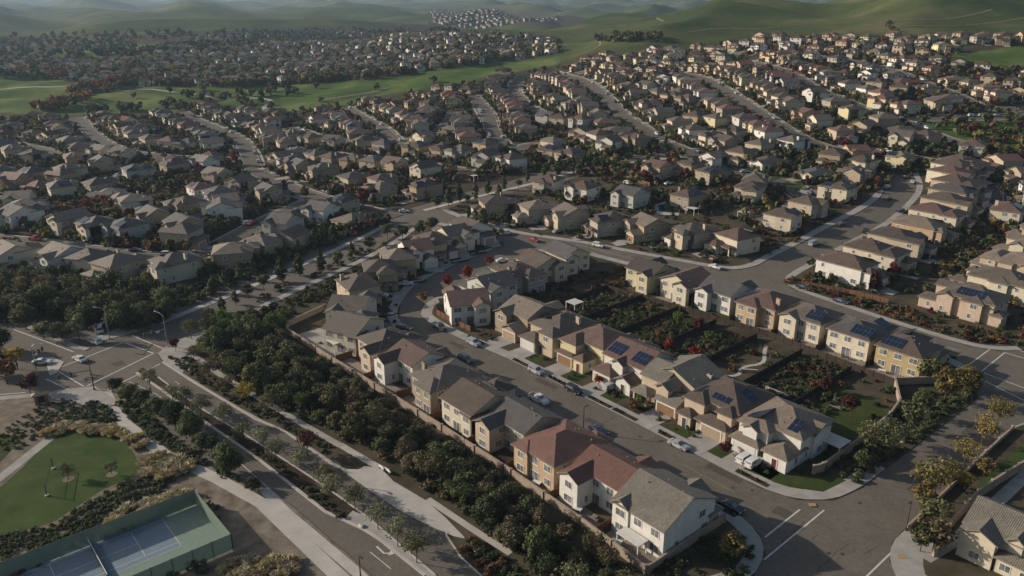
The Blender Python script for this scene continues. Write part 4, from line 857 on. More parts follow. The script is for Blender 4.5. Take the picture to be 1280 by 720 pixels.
# left and middle distance
G7='houses along the street beyond the arterial'
phouse([(352,207,180,5,'beige','brown'),(374,219,180,2,'tan','charcoal grey'),(402,224,180,9,'tan','grey brown'),(440,234,180,12,'beige','charcoal grey'),(477,237,180,4,'grey beige','brown'),(528,246,180,3,'tan','brown')],G7,'on upper side beyond the arterial',front=15)
phouse([(340,250,0,10,'beige','charcoal grey'),(405,274,20,2,'white','charcoal grey'),(433,264,20,0,'beige','charcoal grey'),(358,292,25,2,'pale grey','charcoal grey'),(330,318,30,7,'beige','light tan'),(368,308,30,13,'beige','brown')],G7+' lower side','on lower side beyond the arterial')
phouse([(12,334,190,2,'cream','light tan'),(78,336,195,10,'white','light tan'),(148,348,198,12,'beige','light tan'),(217,347,185,9,'cream','grey brown'),(290,332,155,4,'tan','light tan')],'houses above the dark wood','in the row above dark wood',lod=0)
phouse([(30,281,15,2,'white','charcoal grey'),(95,287,15,5,'cream','light tan'),(132,295,12,8,'cream','grey brown'),(168,297,12,0,'blue grey','charcoal grey'),(236,294,5,10,'tan','charcoal grey'),(283,274,-20,2,'white','charcoal grey'),(240,268,0,12,'tan','brown')],'houses on the upper side of the left street','above the left street',lod=0)
phouse([(84,246,0,9,'cream','charcoal grey'),(133,242,10,3,'beige','brown'),(178,224,0,11,'pale grey','charcoal grey'),(222,217,15,4,'beige','brown'),(258,213,20,2,'white','light tan'),(275,228,20,10,'peach','light tan'),(304,238,25,5,'beige','grey brown'),(12,226,0,0,'white','charcoal grey'),(50,227,10,3,'tan','dark brown'),(92,224,0,1,'cream','charcoal grey'),(132,213,0,10,'beige','charcoal grey')],'houses around the leafy hollow','around the leafy hollow')
# ---------------------------------------------------------------- streets further out, with houses on both sides
import collections
grid=collections.defaultdict(list)
def gadd(x,y): grid[(int(x//20),int(y//20))].append((x,y))
def gnear(x,y,d):
    i,j=int(x//20),int(y//20)
    for a in (-1,0,1):
        for b_ in (-1,0,1):
            for q in grid[(i+a,j+b_)]:
                if (q[0]-x)**2+(q[1]-y)**2<d*d: return True
    return False
for q in HC: gadd(*q)
ROADS=[]; CARQ=[]
NEARBLOCKS=[pl for _,pl in B]
def road_ok(x,y,d=14.5,skip=None):
    for k,pts in enumerate(ROADS):
        if k==skip: continue
        for a,b_ in zip(pts,pts[1:]):
            L2=(b_[0]-a[0])**2+(b_[1]-a[1])**2; t=max(0,min(1,((x-a[0])*(b_[0]-a[0])+(y-a[1])*(b_[1]-a[1]))/(L2+1e-9)))
            if (x-a[0]-t*(b_[0]-a[0]))**2+(y-a[1]-t*(b_[1]-a[1]))**2<d*d: return False
    return True
STREETS=[('the winding street',[(1075,187),(1040,188),(1010,178),(985,165),(960,150),(940,137),(918,122),(900,110),(875,97),(850,92),(815,88)]),
 ('the straight street',[(905,207),(870,195),(850,187),(825,177),(800,160),(780,147),(760,127),(740,107),(715,97),(690,91)]),
 ('the upper right street',[(1245,186),(1200,180),(1172,172),(1130,152),(1100,147),(1060,127),(1022,115),(990,92),(965,85),(930,78)]),
 ('the highest curved street',[(1275,137),(1230,136),(1210,127),(1185,115),(1160,107),(1135,95),(1100,85),(1060,76),(1010,70),(960,66)]),
 ('the park-side road',[(1300,146),(1210,147),(1150,148)]),
 ('the short middle street',[(500,185),(485,168),(470,157),(430,136)]),
 ('the little cul-de-sac street',[(680,178),(632,188),(615,165),(610,142),(590,120)]),
 ('the middle left street',[(225,141),(262,158),(300,174),(310,190),(318,213)]),
 ('the street beyond the arterial',[(318,213),(350,231),(402,250),(450,263),(495,272)]),
 ('the left street',[(-40,296),(60,307),(120,316),(180,322),(225,325),(262,316),(290,301),(335,276),(395,250)]),
 ('the far left street',[(-40,246),(40,253),(95,240),(145,228),(180,205)]),
 ('the golf-side cul-de-sac',[(95,147),(110,163),(128,180),(160,192),(220,197),(300,200)]),
 ('the upper left lane',[(-40,176),(40,183),(80,200),(128,190)]),
 ('the hillside connector',[(735,150),(690,150),(650,128),(640,108),(655,95)]),
 ('the crest street',[(720,92),(790,78),(860,72),(930,66)]),
 ('the middle hollow street',[(345,196),(400,190),(450,200),(520,205),(580,215)]),
 ('the inner loop street',[(360,160),(400,172),(450,182),(520,176),(560,160),(570,140)]),
 ('the right edge street',[(1240,262),(1238,236),(1210,214),(1150,200),(1090,190)]),
 ('the arterial continuation',[(870,195),(930,222),(985,228),(1010,250)]),
]
for nm,px in STREETS: ROADS.append(smooth(PX(*px),1))
SPOTS=[]
excl=[PX((480,262),(640,225),(760,200),(860,184),(905,200),(760,222),(640,250),(520,282)),UVS(*[(-75,-70),(-135,48),(-118,60),(-60,-60)])]
def blocked(x,y):
    for pl in excl:
        if inpoly(x,y,pl): return True
    u,v=toUV(x,y)
    if -75<u<100 and -200<v<100: return True
    return v<-70 and u>-150
for si,(nm,_) in enumerate(STREETS):
    pts=ROADS[si]; L=sum(math.dist(a,b_) for a,b_ in zip(pts,pts[1:])); st=14.0; k=max(1,int(L/st)); acc=0; tgt=9.0; P0=resample(pts,3.0); A=0; idx={1:0,-1:0}
    for a,b_ in zip(P0,P0[1:]):
        A+=math.dist(a,b_)
        if A>=tgt:
            tgt+=st; dx,dy=b_[0]-a[0],b_[1]-a[1]; q=math.hypot(dx,dy); dx/=q; dy/=q
            for s in (1,-1):
                x=b_[0]-dy*s*17.5; y=b_[1]+dx*s*17.5
                if y<230 or gnear(x,y,13.0) or blocked(x,y) or not road_ok(x,y,12.5): continue
                X_,Y_=proj(x,y,T(x,y)); 
                if X_<-30 or X_>1310 or green_at(x,y)>.7: continue
                idx[s]+=1; gadd(x,y); SPOTS.append((math.hypot(x,y),x,y,math.atan2(-s*dx,s*dy)+math.pi/2 - math.pi/2,nm,s,idx[s]))
# heading: local +y points back to the street
def head(dx,dy): return math.atan2(dy,dx)-math.pi/2
# districts: parallel streets inside areas of the far neighbourhoods
DIST=[([(-60,100),(60,96),(95,104),(150,107),(300,109),(450,101),(560,86),(640,75),(700,66),(690,50),(590,44),(420,36),(300,42),(200,55),(215,66),(110,80),(-60,66)],12),
 ([(0,185),(0,150),(60,150),(150,146),(240,140),(290,136),(350,143),(420,140),(480,124),(540,116),(600,103),(690,86),(760,72),(860,64),(960,48),(1172,49),(1165,70),(1200,84),(1290,90),(1290,146),(1100,200),(1240,200),(1240,240),(900,200),(640,215),(560,225),(340,190),(200,230),(0,240)],132),
 ([(540,14),(620,12),(700,24),(690,31),(540,29)],30),([(0,300),(0,240),(300,240),(320,270),(200,315)],120),([(1150,50),(1290,42),(1290,53),(1165,68)],170),([(1290,395),(1290,200),(1225,255),(1262,300)],132)]
for poly,ang in DIST:
    g=PX(*poly); a=R(ang); cx,sx=math.cos(a),math.sin(a); pr=[(x*cx+y*sx,-x*sx+y*cx) for x,y in g]; a0,a1=min(p[0] for p in pr),max(p[0] for p in pr); b0,b1=min(p[1] for p in pr),max(p[1] for p in pr)
    j=0; bb=b0+10
    while bb<b1:
        for s in (1,-1):
            aa=a0+RT.uniform(0,8)
            while aa<a1:
                aa+=15.5+ (9 if RT.random()<.05 else 0); q=bb+s*17+13*math.sin(aa*.013+j)+RT.uniform(-2.5,2.5)
                x,y=aa*cx-q*sx,aa*sx+q*cx; Yp=math.hypot(x,y)
                if not inpoly(x,y,g) or y<260 or gnear(x,y,13.5) or blocked(x,y) or not road_ok(x,y,12.5): continue
                if green_at(x,y)>.7 or RT.random()<.05: continue
                gadd(x,y); dx,dy=s*sx,-s*cx
                SPOTS.append((Yp,x,y,head(dx,dy)+RT.uniform(-.3,.3),None,s,0))
        bb+=62; j+=1
SPOTS.sort(key=lambda q:q[0])
NIND=max(0,298-len(HC)); WK=['cream','beige','tan','white','grey beige','yellow','peach','pale grey','orange tan','beige','cream','tan']; RK=['brown','grey brown','light tan','reddish brown','charcoal grey','brown','grey brown','terracotta red']
used={}
far=[]
for k,(d,x,y,rz,nm,s,i) in enumerate(SPOTS):
    wc=RT.choice(WK); rc=RT.choice(RK); vi=RT.randrange(NV*2)
    if d>800 and x/y<.1: wc=RT.choice(['white','cream','white','beige','pale grey']); rc=RT.choice(['grey brown','charcoal grey','brown','light tan','weathered grey'])
    if k<NIND:
        if nm: 
            dx_=rz; lab=f"{wc} house with {rc} roof, {ORD[min(i-1,29)]} {'left' if s>0 else 'right'} of {nm}"; grp='houses along '+nm
        else:
            n_=sum(1 for _ in [0]); key=(wc,rc); used[key]=used.get(key,0)+1
            lab=f"{wc} house with {rc} roof, {ORD[min(used[key]-1,29)]} nearest such in hillside rows"; grp='houses in the hillside rows'
        if nm: # rebuild the heading towards the street
            pts=ROADS[[q[0] for q in STREETS].index(nm)]; best=min(resample(pts,3.0),key=lambda p:(p[0]-x)**2+(p[1]-y)**2); rz=head(best[0]-x,best[1]-y)
        place_house(x,y,rz,lab,grp,vi,wc,rc,1 if d<430 else 2,panels=RT.random()<.5)
        if False:
            c,s_=math.cos(rz),math.sin(rz); sd=-1 if vi>=NV else 1; dx0=-2.6*sd; gg_=lambda a,b_:(x+a*c-b_*s_,y+a*s_+b_*c); sheet('driveway',[gg_(dx0-2.5,8),gg_(dx0+2.5,8),gg_(dx0+2.5,15.6),gg_(dx0-2.5,15.6)],0.26,'concrete')
    else:
        if nm:
            pts=ROADS[[q[0] for q in STREETS].index(nm)]; best=min(resample(pts,3.0),key=lambda p:(p[0]-x)**2+(p[1]-y)**2); rz=head(best[0]-x,best[1]-y)
        far.append((x,y,rz,vi,wc,rc))
# the houses past the three hundred that show largest: one mesh
V=[];Fc=[];C=[]
def addb(mb,x,y,z,rz,s=1.0):
    c,s_=math.cos(rz)*s,math.sin(rz)*s; b0=len(V)
    for a in mb.v: V.append((x+a[0]*c-a[1]*s_,y+a[0]*s_+a[1]*c,z+a[2]*s))
    for f in mb.f: Fc.append(tuple(b0+k for k in f))
proto={}
def farproto(vi):
    if vi not in proto:
        sp=(SPECS if vi<NV else [mirror(s) for s in SPECS])[vi%NV]; mb=MB(); cl=[]
        for (x0,x1,y0,y1,h,kind,ax_,p) in sp['v']:
            n0=len(mb.f)
            if kind=='porch': mb.box(x0,x1,y0,y1,0,h,'tinted',col='w')
            else: mb.box(x0,x1,y0,y1,-1.5,h,'tinted',col='w')
            roof(mb,x0,x1,y0,y1,h,'hip' if kind=='porch' else kind,ax_,p,mat='tinted',col='r',wallmb=mb,wallmat='tinted',wcol='w')
            if h>5:
                for (sx_,sy_) in ((0,-1),(0,1),(1,0),(-1,0)):
                    for z in (1.5,4.3):
                        for u in (-.28,.25):
                            cx_,cy_=(x0+x1)/2,(y0+y1)/2; hx,hy=(x1-x0)/2,(y1-y0)/2
                            if sx_: X=cx_+sx_*(hx+.02); Y=cy_+u*2*hy; mb.face([(X,Y-.7,z-.6),(X,Y+.7,z-.6),(X,Y+.7,z+.6),(X,Y-.7,z+.6)],'tinted',None,'g')
                            else: Y=cy_+sy_*(hy+.02); X=cx_+u*2*hx; mb.face([(X-.7,Y,z-.6),(X+.7,Y,z-.6),(X+.7,Y,z+.6),(X-.7,Y,z+.6)],'tinted',None,'g')
        proto[vi]=mb
    return proto[vi]
for x,y,rz,vi,wc,rc in far:
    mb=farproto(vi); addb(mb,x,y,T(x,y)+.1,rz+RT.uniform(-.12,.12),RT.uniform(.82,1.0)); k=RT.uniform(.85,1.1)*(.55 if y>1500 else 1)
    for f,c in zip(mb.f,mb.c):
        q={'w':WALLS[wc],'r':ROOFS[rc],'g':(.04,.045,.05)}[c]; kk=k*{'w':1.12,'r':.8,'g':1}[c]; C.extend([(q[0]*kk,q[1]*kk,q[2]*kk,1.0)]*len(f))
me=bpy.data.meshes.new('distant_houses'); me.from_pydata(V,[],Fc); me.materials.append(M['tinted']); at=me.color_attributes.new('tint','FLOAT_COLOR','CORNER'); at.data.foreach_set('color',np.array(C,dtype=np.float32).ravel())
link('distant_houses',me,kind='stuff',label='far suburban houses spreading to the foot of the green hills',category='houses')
mb=MB()
for k,(d,x,y,rz,nm,s,i) in enumerate(SPOTS):
    if nm: pts=ROADS[[q[0] for q in STREETS].index(nm)]; best=min(resample(pts,4.0),key=lambda p:(p[0]-x)**2+(p[1]-y)**2); rz=head(best[0]-x,best[1]-y)
    if d>900: continue
    c,s_=math.cos(rz),math.sin(rz); sd=RT.choice((-1,1)); g_=lambda a,b_:(x+a*c-b_*s_,y+a*s_+b_*c)
    for (a0,a1,b0,b1,mm) in ((-2.6*sd-2.4,-2.6*sd+2.4,6,13.2,'concrete'),(2.9*sd-2.4,2.9*sd+2.4,7.5,11.0,'lawn')):
        q=[g_(a0,b0),g_(a1,b0),g_(a1,b1),g_(a0,b1)]; mb.face([(p[0],p[1],T(*p)+.30) for p in q],mm)
link('driveways',mb.mesh('driveways'),kind='structure')
print('houses',len(HC),'far',len(far))
# road ribbons: pavement below, asphalt above, so crossings stay clean
for i,pts in enumerate(ROADS):
    e=.003*i; ribbon('sidewalk',pts,7.6,-7.6,0.06+e*.3,'soil',step=8); 
    ribbon('sidewalk',pts,7.4,5.9,0.12+e,'concrete',step=8); ribbon('sidewalk',pts,-5.9,-7.4,0.12+e,'concrete',step=8); ribbon('road',pts,4.6,-4.6,0.19+e,'asphalt_mid',step=8)
    ribbon('kerb',pts,4.9,4.6,0.19+e,'concrete_pale',step=8); ribbon('kerb',pts,-4.6,-4.9,0.19+e,'concrete_pale',step=8)
ribbon('cart_path',smooth(PX((0,112),(60,108),(140,113),(200,112),(262,122),(300,124),(335,124),(341,128),(328,134),(335,144)),1),2,-2,0.15,'concrete_pale',step=6)
ribbon('cart_path',smooth(PX((400,126),(430,121),(455,117),(485,110)),1),2.5,-2.5,0.15,'drysoil',step=6)

# parked cars along the farther streets
rc_=random.Random(21)
for i,pts in enumerate(ROADS):
    nm=STREETS[i][0]; p=resample(pts,7.0); k=0
    for j in range(2,len(p)-1):
        if rc_.random()>.20 or k>=9: continue
        dx,dy=p[j+1][0]-p[j][0],p[j+1][1]-p[j][1]; q=math.hypot(dx,dy) or 1; s=rc_.choice((-1,1)); x,y=p[j][0]-dy/q*3.6*s,p[j][1]+dx/q*3.6*s; X_,Y_=proj(x,y,T(x,y))
        if not(0<X_<1280) or y>760: continue
        cl_=rc_.choice(['white','silver','black','dark grey','red','dark blue','white']); kd=rc_.choice(['sedan','suv','suv','pickup'])
        k+=1; CARQ.append((x,y,kd,cl_,math.atan2(dy,dx)+(math.pi if s>0 else 0),f"{cl_} {kd} parked on {nm}, {ORD[k-1]} along it",.22+.003*i))
# ---------------------------------------------------------------- vegetation
def clear(x,y,r):
    for q in TC[-400:]:
        if (q[0]-x)**2+(q[1]-y)**2<r*r: return False
    return True
# wooded slope between the wall and the boulevard
GS='trees of the wooded slope'
rs=random.Random(11); cand=[]
SL=[(-62,-56),(-45,-60.5),(-14,-57),(-4,-54),(10,-52),(22,-50),(50,-49.5),(70,-51),(89,-51),(89,-42),(78,-40.5),(40,-39.5),(-10,-40),(-30,-40.5),(-56,-41.5),(-62,-32),(-75,-42),(-70,-50)]
lab={'dark green':'dense dark green tree on the wooded slope below the stucco wall','brown green':'brownish green tree on the wooded slope below the stucco wall','bright green':'bright green tree near the top of the wooded slope','mid green':'mid green bushy tree on the wooded slope below the stucco wall'}
n0=0
for _ in range(6000):
    u,v=rs.uniform(-76,88),rs.uniform(-65,-30)
    if not inpoly(u,v,SL): continue
    x,y,_z=UV(u,v)
    if not clear(x,y,4.0 if v<-45 else 3.2): continue
    c='bright green' if u<-52 and rs.random()<.5 else rs.choice(['dark green','olive green','brown green','brown green','olive green','mid green'])
    hs=['the upper end of the wall','the pale grey house','the cream patio-cover house','the peach house','the first white house','the tan house','the cream brown-roofed house','the beige dark-roofed house','the orange house','the white red-roofed house','the white corner house','the corner sidewalk']
    hi=min(11,max(0,int((u+70)/13.2))); tr_='highest' if v>-44 else 'mid-slope' if v>-53 else 'lowest'
    tree(x,y,rs.choice(['dense','dense','dense','open','round']),c,f'{c} {tr_} tree on the wooded slope below {hs[hi]}',GS,rs.uniform(.6,.8) if v>-45 else rs.uniform(.75,1.2)); n0+=1
    if n0>140: break
# tall columns along the upper left end of the slope
# olive street trees in the boulevard median and along its kerb
for i,(px,py,c) in enumerate([(189,488,'pale olive'),(216,498,'pale olive'),(233,510,'olive green'),(252,520,'pale olive'),(281,530,'pale olive'),(303,548,'olive green'),(330,560,'pale olive'),(376,585,'pale olive'),(415,625,'pale olive'),(444,638,'olive green'),(473,660,'pale olive'),(497,682,'pale olive'),(521,702,'olive green'),(409,612,'olive green'),(345,575,'pale olive')]):
    x,y,_z=P(px,py+2); tree(x,y,'open',c,f'thin olive street tree, {ORD[i]} from the junction along the boulevard median','boulevard median trees',.82)
for i,(px,py,c) in enumerate([(243,452,'brown green'),(262,478,'brown green'),(285,494,'brown green'),(309,505,'yellow'),(334,520,'brown green'),(385,570,'maroon')]):
    x,y,_z=P(px,py); tree(x,y,'open',c,f"{'bright yellow' if c=='yellow' else 'brown autumn'} street tree, {ORD[i]} from the junction beside the slope path",'slope path trees',.85)
# park side hedge of big bushes between promenade and boulevard
for i,(px,py,s) in enumerate([(146,488,.6),(163,500,.72),(180,509,.8),(199,521,.85),(219,534,.92),(240,549,.95),(258,565,.9),(288,592,.95),(316,614,.5)]):
    x,y,_z=P(px,py); tree(x,y,'dense','mid green' if i%2 else 'dark green',f'broad green bush, {ORD[i]} from the junction beside the promenade','promenade bushes',s)
# dark wood at the far left, beyond the junction
GW='trees of the dark wood left of the junction'; n0=0
WP=PX((-60,366),(60,362),(130,374),(180,382),(215,388),(212,398),(205,405),(190,410),(140,415),(95,408),(60,398),(30,404),(-60,400))
bx=[min(p[0] for p in WP),max(p[0] for p in WP)]; by=[min(p[1] for p in WP),max(p[1] for p in WP)]
for _ in range(5000):
    x,y=rs.uniform(*bx),rs.uniform(*by)
    if not inpoly(x,y,WP) or not clear(x,y,5.2): continue
    c=rs.choice(['dark green','dark green','mid green','brown green','olive green']); qx,qy=proj(x,y,0); tree(x,y,'big',c,f"large {c} tree in the dark wood, {'rear' if qy<365 else 'middle' if qy<388 else 'front'} part, {'far left' if qx<50 else 'left' if qx<110 else 'central' if qx<165 else 'right'}",GW,rs.uniform(.8,1.05)); n0+=1
    if n0>40: break
for (px,py,k,c,l,s) in [(33,412,'big','olive green','broad olive tree beside the dark road left of the junction',.8),(55,425,'round','olive green','smaller olive tree on the verge left of junction',1.2),(78,425,'big','olive green','yellowish olive tree behind the white car at the junction',.72),(100,425,'round','pale olive','pale olive tree beside the signal pole at junction',1.3),(22,462,'round','yellow','yellow tree beside the refuge island lamp',1.5),(10,480,'round','rust','rusty shrub tree beside the dark lower road',1.4),(38,492,'round','maroon','maroon shrub tree near the refuge island',1.2),(-5,470,'big','dark green','dark tree at the frame edge below junction',.8),(0,440,'big','dark green','dark tree at the edge above the refuge',.8),
   (220,440,'round','maroon','small maroon tree on the corner lawn',.7),(240,425,'open','olive green','slim olive tree on the corner beside arterial',.9),
   (915,700,'round','mustard','mustard tree beside the corner sidewalk at frame bottom',1.3),(1165,625,'open','mustard','yellow tree beside the low wall at the wide road',1.5),(1180,612,'round','mustard','mustard tree on the verge by the low wall',1.1),(1150,640,'round','mustard','mustard tree nearest the street lamp on the verge',1.2),(1230,595,'round','mustard','yellow tree between the path and the pillared wall',1.0),(1205,612,'round','yellow','golden tree beside the path by pillared wall',.9),(1165,655,'round','olive green','olive tree at the corner lawn of the dormered house',1.4),(1165,690,'round','brown green','brownish autumn tree in front of the dormered house',1.5),(1150,690,'round','mid green','green bushy tree on the corner lawn',1.0),
   (1205,490,'big','mustard','large yellow tree on the verge by the crossroads',.72),(1158,478,'round','olive green','olive tree beside the ochre house',1.6),(1180,503,'round','mustard','yellowish tree below the large yellow one',1.5),(1150,525,'round','mid green','green tree behind the garden wall corner',1.3),(1135,540,'round','olive green','olive tree on the road verge mid-way',1.3),(1115,560,'open','olive green','thin tree on verge near the patio cover',1.3),(1090,575,'open','olive green','thin tree nearest the street corner verge',1.3),(1075,590,'round','mid green','green tree at end of the garden wall',1.0),
   (1245,535,'open','mustard','nearly bare tree beside the low wall, upper',1.1),(1225,560,'open','mustard','nearly bare tree beside the low wall, middle',1.1),(1205,580,'open','mustard','nearly bare tree beside the low wall, lower',1.1),
   (545,255,'round','mid green','',1),(385,275,'round','bright green','bright green tree on the corner beyond arterial',1.4),(462,235,'round','red','red tree behind the houses beyond the arterial',1.2),(455,262,'round','maroon','maroon tree at arterial junction, left one',1.7),(470,250,'round','maroon','maroon tree at arterial junction, right one',1.5),(540,285,'dense','mid green','round dark green tree on the junction corner',.9),(382,250,'round','maroon','maroon street tree beside the street beyond arterial',1.1),(295,207,'round','red','bright red tree on the middle left street',1.4),(110,262,'round','red','red tree in leafy hollow',1.2),(138,268,'round','rust','rusty tree in leafy hollow',1.4),
   (585,352,'round','red','small red street tree at the bend, middle of three',1.0),(612,333,'round','red','small red street tree at the bend, upper of three',1.0),(529,381,'round','rust','small rust street tree at the bend, lower of three',.85),(560,361,'round','red','small red street tree beside the white bend house',.85),(748,483,'round','red','small red tree in front of pale yellow house',.65),(862,533,'round','maroon','small maroon tree in front of mottled grey roof house',.7),(792,515,'round','rust','small orange-brown tree on the front lawn',.7),(800,508,'round','bright green','small green tree on the front lawn of white house',.75),(905,568,'round','maroon','maroon bush-like tree before the corner driveway',.7),
   (1030,492,'round','maroon','maroon tree on the big rear lawn',.9),(1062,522,'round','maroon','larger maroon tree by the garden seating',1.1),(835,440,'round','red','red tree in the middle garden plot',.8),(868,455,'round','red','bright red tree beside garden paving',.9),(885,430,'round','bright green','lime green shrub tree in garden plot',.8),(846,408,'round','bright green','lime tree in second garden plot',.8),(872,415,'round','maroon','maroon tree in third garden plot',.9),(823,426,'round','orange','orange shrub tree in the second garden plot',.6)]:
    if not l: continue
    x,y,_z=P(px,py); tree(x,y,k,c,l,'single garden and verge trees',s)
# conifers along the arterial
ii=0
CON=[(402,341),(351,352),(377,345),(424,333),(441,322),(484,299),(502,300),(524,297),(330,362),(312,372),(296,382),(278,392),(262,404),(463,314),
 (352,324),(372,318),(391,309),(418,300),(438,292),(458,284),(474,277),(333,332),(316,341),(300,350),(283,358),(270,366),(404,304),(446,288),(466,281),
 (560,258),(575,252),(592,249),(612,243),(632,238),(648,234),(660,228),(680,222),(700,214),(716,209),(735,204),(750,200),(765,196),(790,192),(812,188),(830,186),(770,206),(745,212),(722,218),(548,262),(584,256),(622,246)]
for ii,(px,py) in enumerate(CON):
    x,y,_z=P(px+rs.uniform(-2,2),py+rs.uniform(-1,1)); tree(x,y,'column' if rs.random()<.7 else 'round',rs.choice(['dark green','mid green','olive green']),f"{'conical' if ii%2 else 'bushy conical'} tree, {ORD[ii%14]} along the {'arterial median' if ii<14 else 'far side of the arterial' if ii<28 else 'arterial beyond the junction' if ii<42 else 'arterial far stretch'}",'conical trees along the arterial',rs.uniform(.85,1.3))
print('trees',TREES[0])
# shrubs -----------------------------------------------------------
def shrubs(poly,n_,cols,label,group,s=(.6,1.1)):
    xs_=[p[0] for p in poly]; ys_=[p[1] for p in poly]; k=0
    for _ in range(n_*12):
        x,y=rs.uniform(min(xs_),max(xs_)),rs.uniform(min(ys_),max(ys_))
        if inpoly(x,y,poly): shrub(x,y,rs.choice(cols),label,group,rs.uniform(*s)); k+=1
        if k>=n_: break
# planted areas too dense to count: one mass of foliage each
def mass(name,poly,n_,cols,label,smin,smax,cat='ground cover',src=None,dz=.15):
    xs_=[p[0] for p in poly]; ys_=[p[1] for p in poly]; src=src or SH; VV=[];FF=[];CC=[]; k=0; base=0
    arr=[(np.array([tuple(v.co) for v in m_.vertices]),np.array([tuple(p.vertices) for p in m_.polygons]),np.array([tuple(d.color) for d in m_.color_attributes['tint'].data])) for m_ in src]
    for _ in range(n_*15):
        x,y=rs.uniform(min(xs_),max(xs_)),rs.uniform(min(ys_),max(ys_))
        if not inpoly(x,y,poly): continue
        v_,f_,c_=arr[rs.randrange(len(arr))]; s=rs.uniform(smin,smax); a=rs.uniform(0,6.28); ca,sa=math.cos(a)*s,math.sin(a)*s
        VV.append(np.stack([x+v_[:,0]*ca-v_[:,1]*sa,y+v_[:,0]*sa+v_[:,1]*ca,T(x,y)+dz+v_[:,2]*s*.8],1)); FF.append(f_+base); base+=len(v_)
        col=np.array(LC[rs.choice(cols)])*rs.uniform(.75,1.25); q=c_.copy(); q[:,:3]*=col; CC.append(q); k+=1
        if k>=n_: break
    if not VV: return
    VV=np.concatenate(VV); FF=np.concatenate(FF); CC=np.concatenate(CC).astype(np.float32)
    me=bpy.data.meshes.new(name); me.from_pydata(VV.tolist(),[],FF.tolist()); me.materials.append(M['leaf']); at=me.color_attributes.new('tint','FLOAT_COLOR','CORNER'); at.data.foreach_set('color',CC.ravel())
    return link(name,me,kind='stuff',label=label,category=cat)
mass('undergrowth',UVS((-55,-42),(-30,-41),(-10,-40.3),(40,-39.8),(78,-41),(90,-43),(90,-37.6),(76,-37.2),(60,-36),(0,-36.5),(-29,-37),(-54,-37.6)),190,['mid green','olive green','brown green','dark green'],'low scrub at the foot of the stucco wall',.5,1.1)
mass('undergrowth',UVS(*SL),520,['dark green','dark green','brown green','mid green'],'low undergrowth filling the wooded slope',.9,1.7)
mass('undergrowth',UVS((90,-49),(88,-26),(84,-18),(77,-14),(76.5,-36),(88,-40)),60,['dark green','mid green'],'dark low planting beside the corner house wall',.6,1.1)
mass('undergrowth',WP,160,['dark green','brown green'],'undergrowth below the dark wood',1.0,2.0)
mass('undergrowth',UVS((49,-54),(54,-56.2),(88,-56.6),(88,-50),(60,-51),(50,-51.5)),90,['dark green','mid green','brown green','rust'],'low planting between the bus pad and the slope trees',.5,1.2)
mass('median_planting',UVS((-50,-75),(-27,-72.8),(-5,-69.3),(19,-66),(31,-66.7),(27,-67.7),(1,-69.6),(-41,-74.4)),230,['dark green','mid green','brown green'],'low planting along the boulevard median',.35,.8,dz=.18)
mass('hedge_planting',UVS((-40,-82.6),(-20,-81),(0,-77.6),(12,-74.6),(6,-77),(-12,-82.6),(-29,-84.8),(-42,-84.8)),120,['mid green','dark green'],'low bushes beside the promenade',.5,1.0,dz=.18)
mass('verge_planting',UVS((-60,-68),(-41,-66.5),(-14,-62.6),(-4,-60),(10,-58.6),(8,-56.4),(-4,-57.6),(-20,-59.8),(-40,-62.3),(-56,-63.5)),200,['mid green','dark green','brown green'],'green verge planting beside the slope path',.3,.7)
mass('verge_planting',UVS((79,14),(86,14),(86,74),(80,82),(78,62),(78,48)),230,['dark green','mid green','olive green'],'dense verge planting beside the wide road',.5,1.2)
mass('hedge_planting',UVS((12,108),(28,106),(52,104),(73,104),(82,110),(82,118),(60,112),(30,113),(14,116)),170,['rust','orange','dark green','brown green','maroon'],'autumn hedge along the upper side of the cross street',.6,1.3)
mass('hedge_planting',PX((1180,350),(1215,330),(1290,262),(1290,240),(1240,270),(1185,310),(1165,335)),110,['mustard','olive green','mid green','rust'],'golden hedge bank behind the avenue houses',1.0,2.2)
mass('hedge_planting',PX((1255,240),(1290,215),(1290,190),(1225,210)),70,['olive green','rust','dark green'],'mixed hedge below the upper right rows',1,2)
mass('autumn_bank',PX((915,300),(965,282),(1000,300),(955,322)),70,['rust','orange','brown green','dark green'],'rust coloured planting bank beside the avenue',.5,1.2)
mass('leafy_hollow',PX((100,290),(150,262),(230,235),(270,240),(265,262),(235,280),(180,275),(130,290)),150,['olive green','mid green','mustard','bright green','rust'],'leafy hollow of trees and bushes between the left streets',1.2,2.6)
mass('leafy_hollow',PX((500,205),(560,180),(600,200),(560,222),(520,225)),80,['dark green','olive green','mid green','rust'],'dark planted hollow between middle streets',1.2,2.4)
mass('flower_bed',PX((0,545),(30,520),(75,500),(98,505),(60,540),(25,562),(0,566)),150,['mid green','dark green','mustard'],'mixed low bed with yellow flowers beside the park path',.3,.6)
mass('flower_bed',PX((66,540),(85,515),(118,500),(140,515),(150,530),(110,530)),120,['dark green','mid green'],'low green bed at the corner of the park',.4,.8)
mass('ground_cover',PX((0,672),(60,660),(110,630),(150,608),(175,595),(215,600),(205,615),(170,628),(140,655),(100,680),(40,715),(0,730)),520,['dark green','mid green','olive green'],'rough green ground cover beside the tennis court',.35,.7)
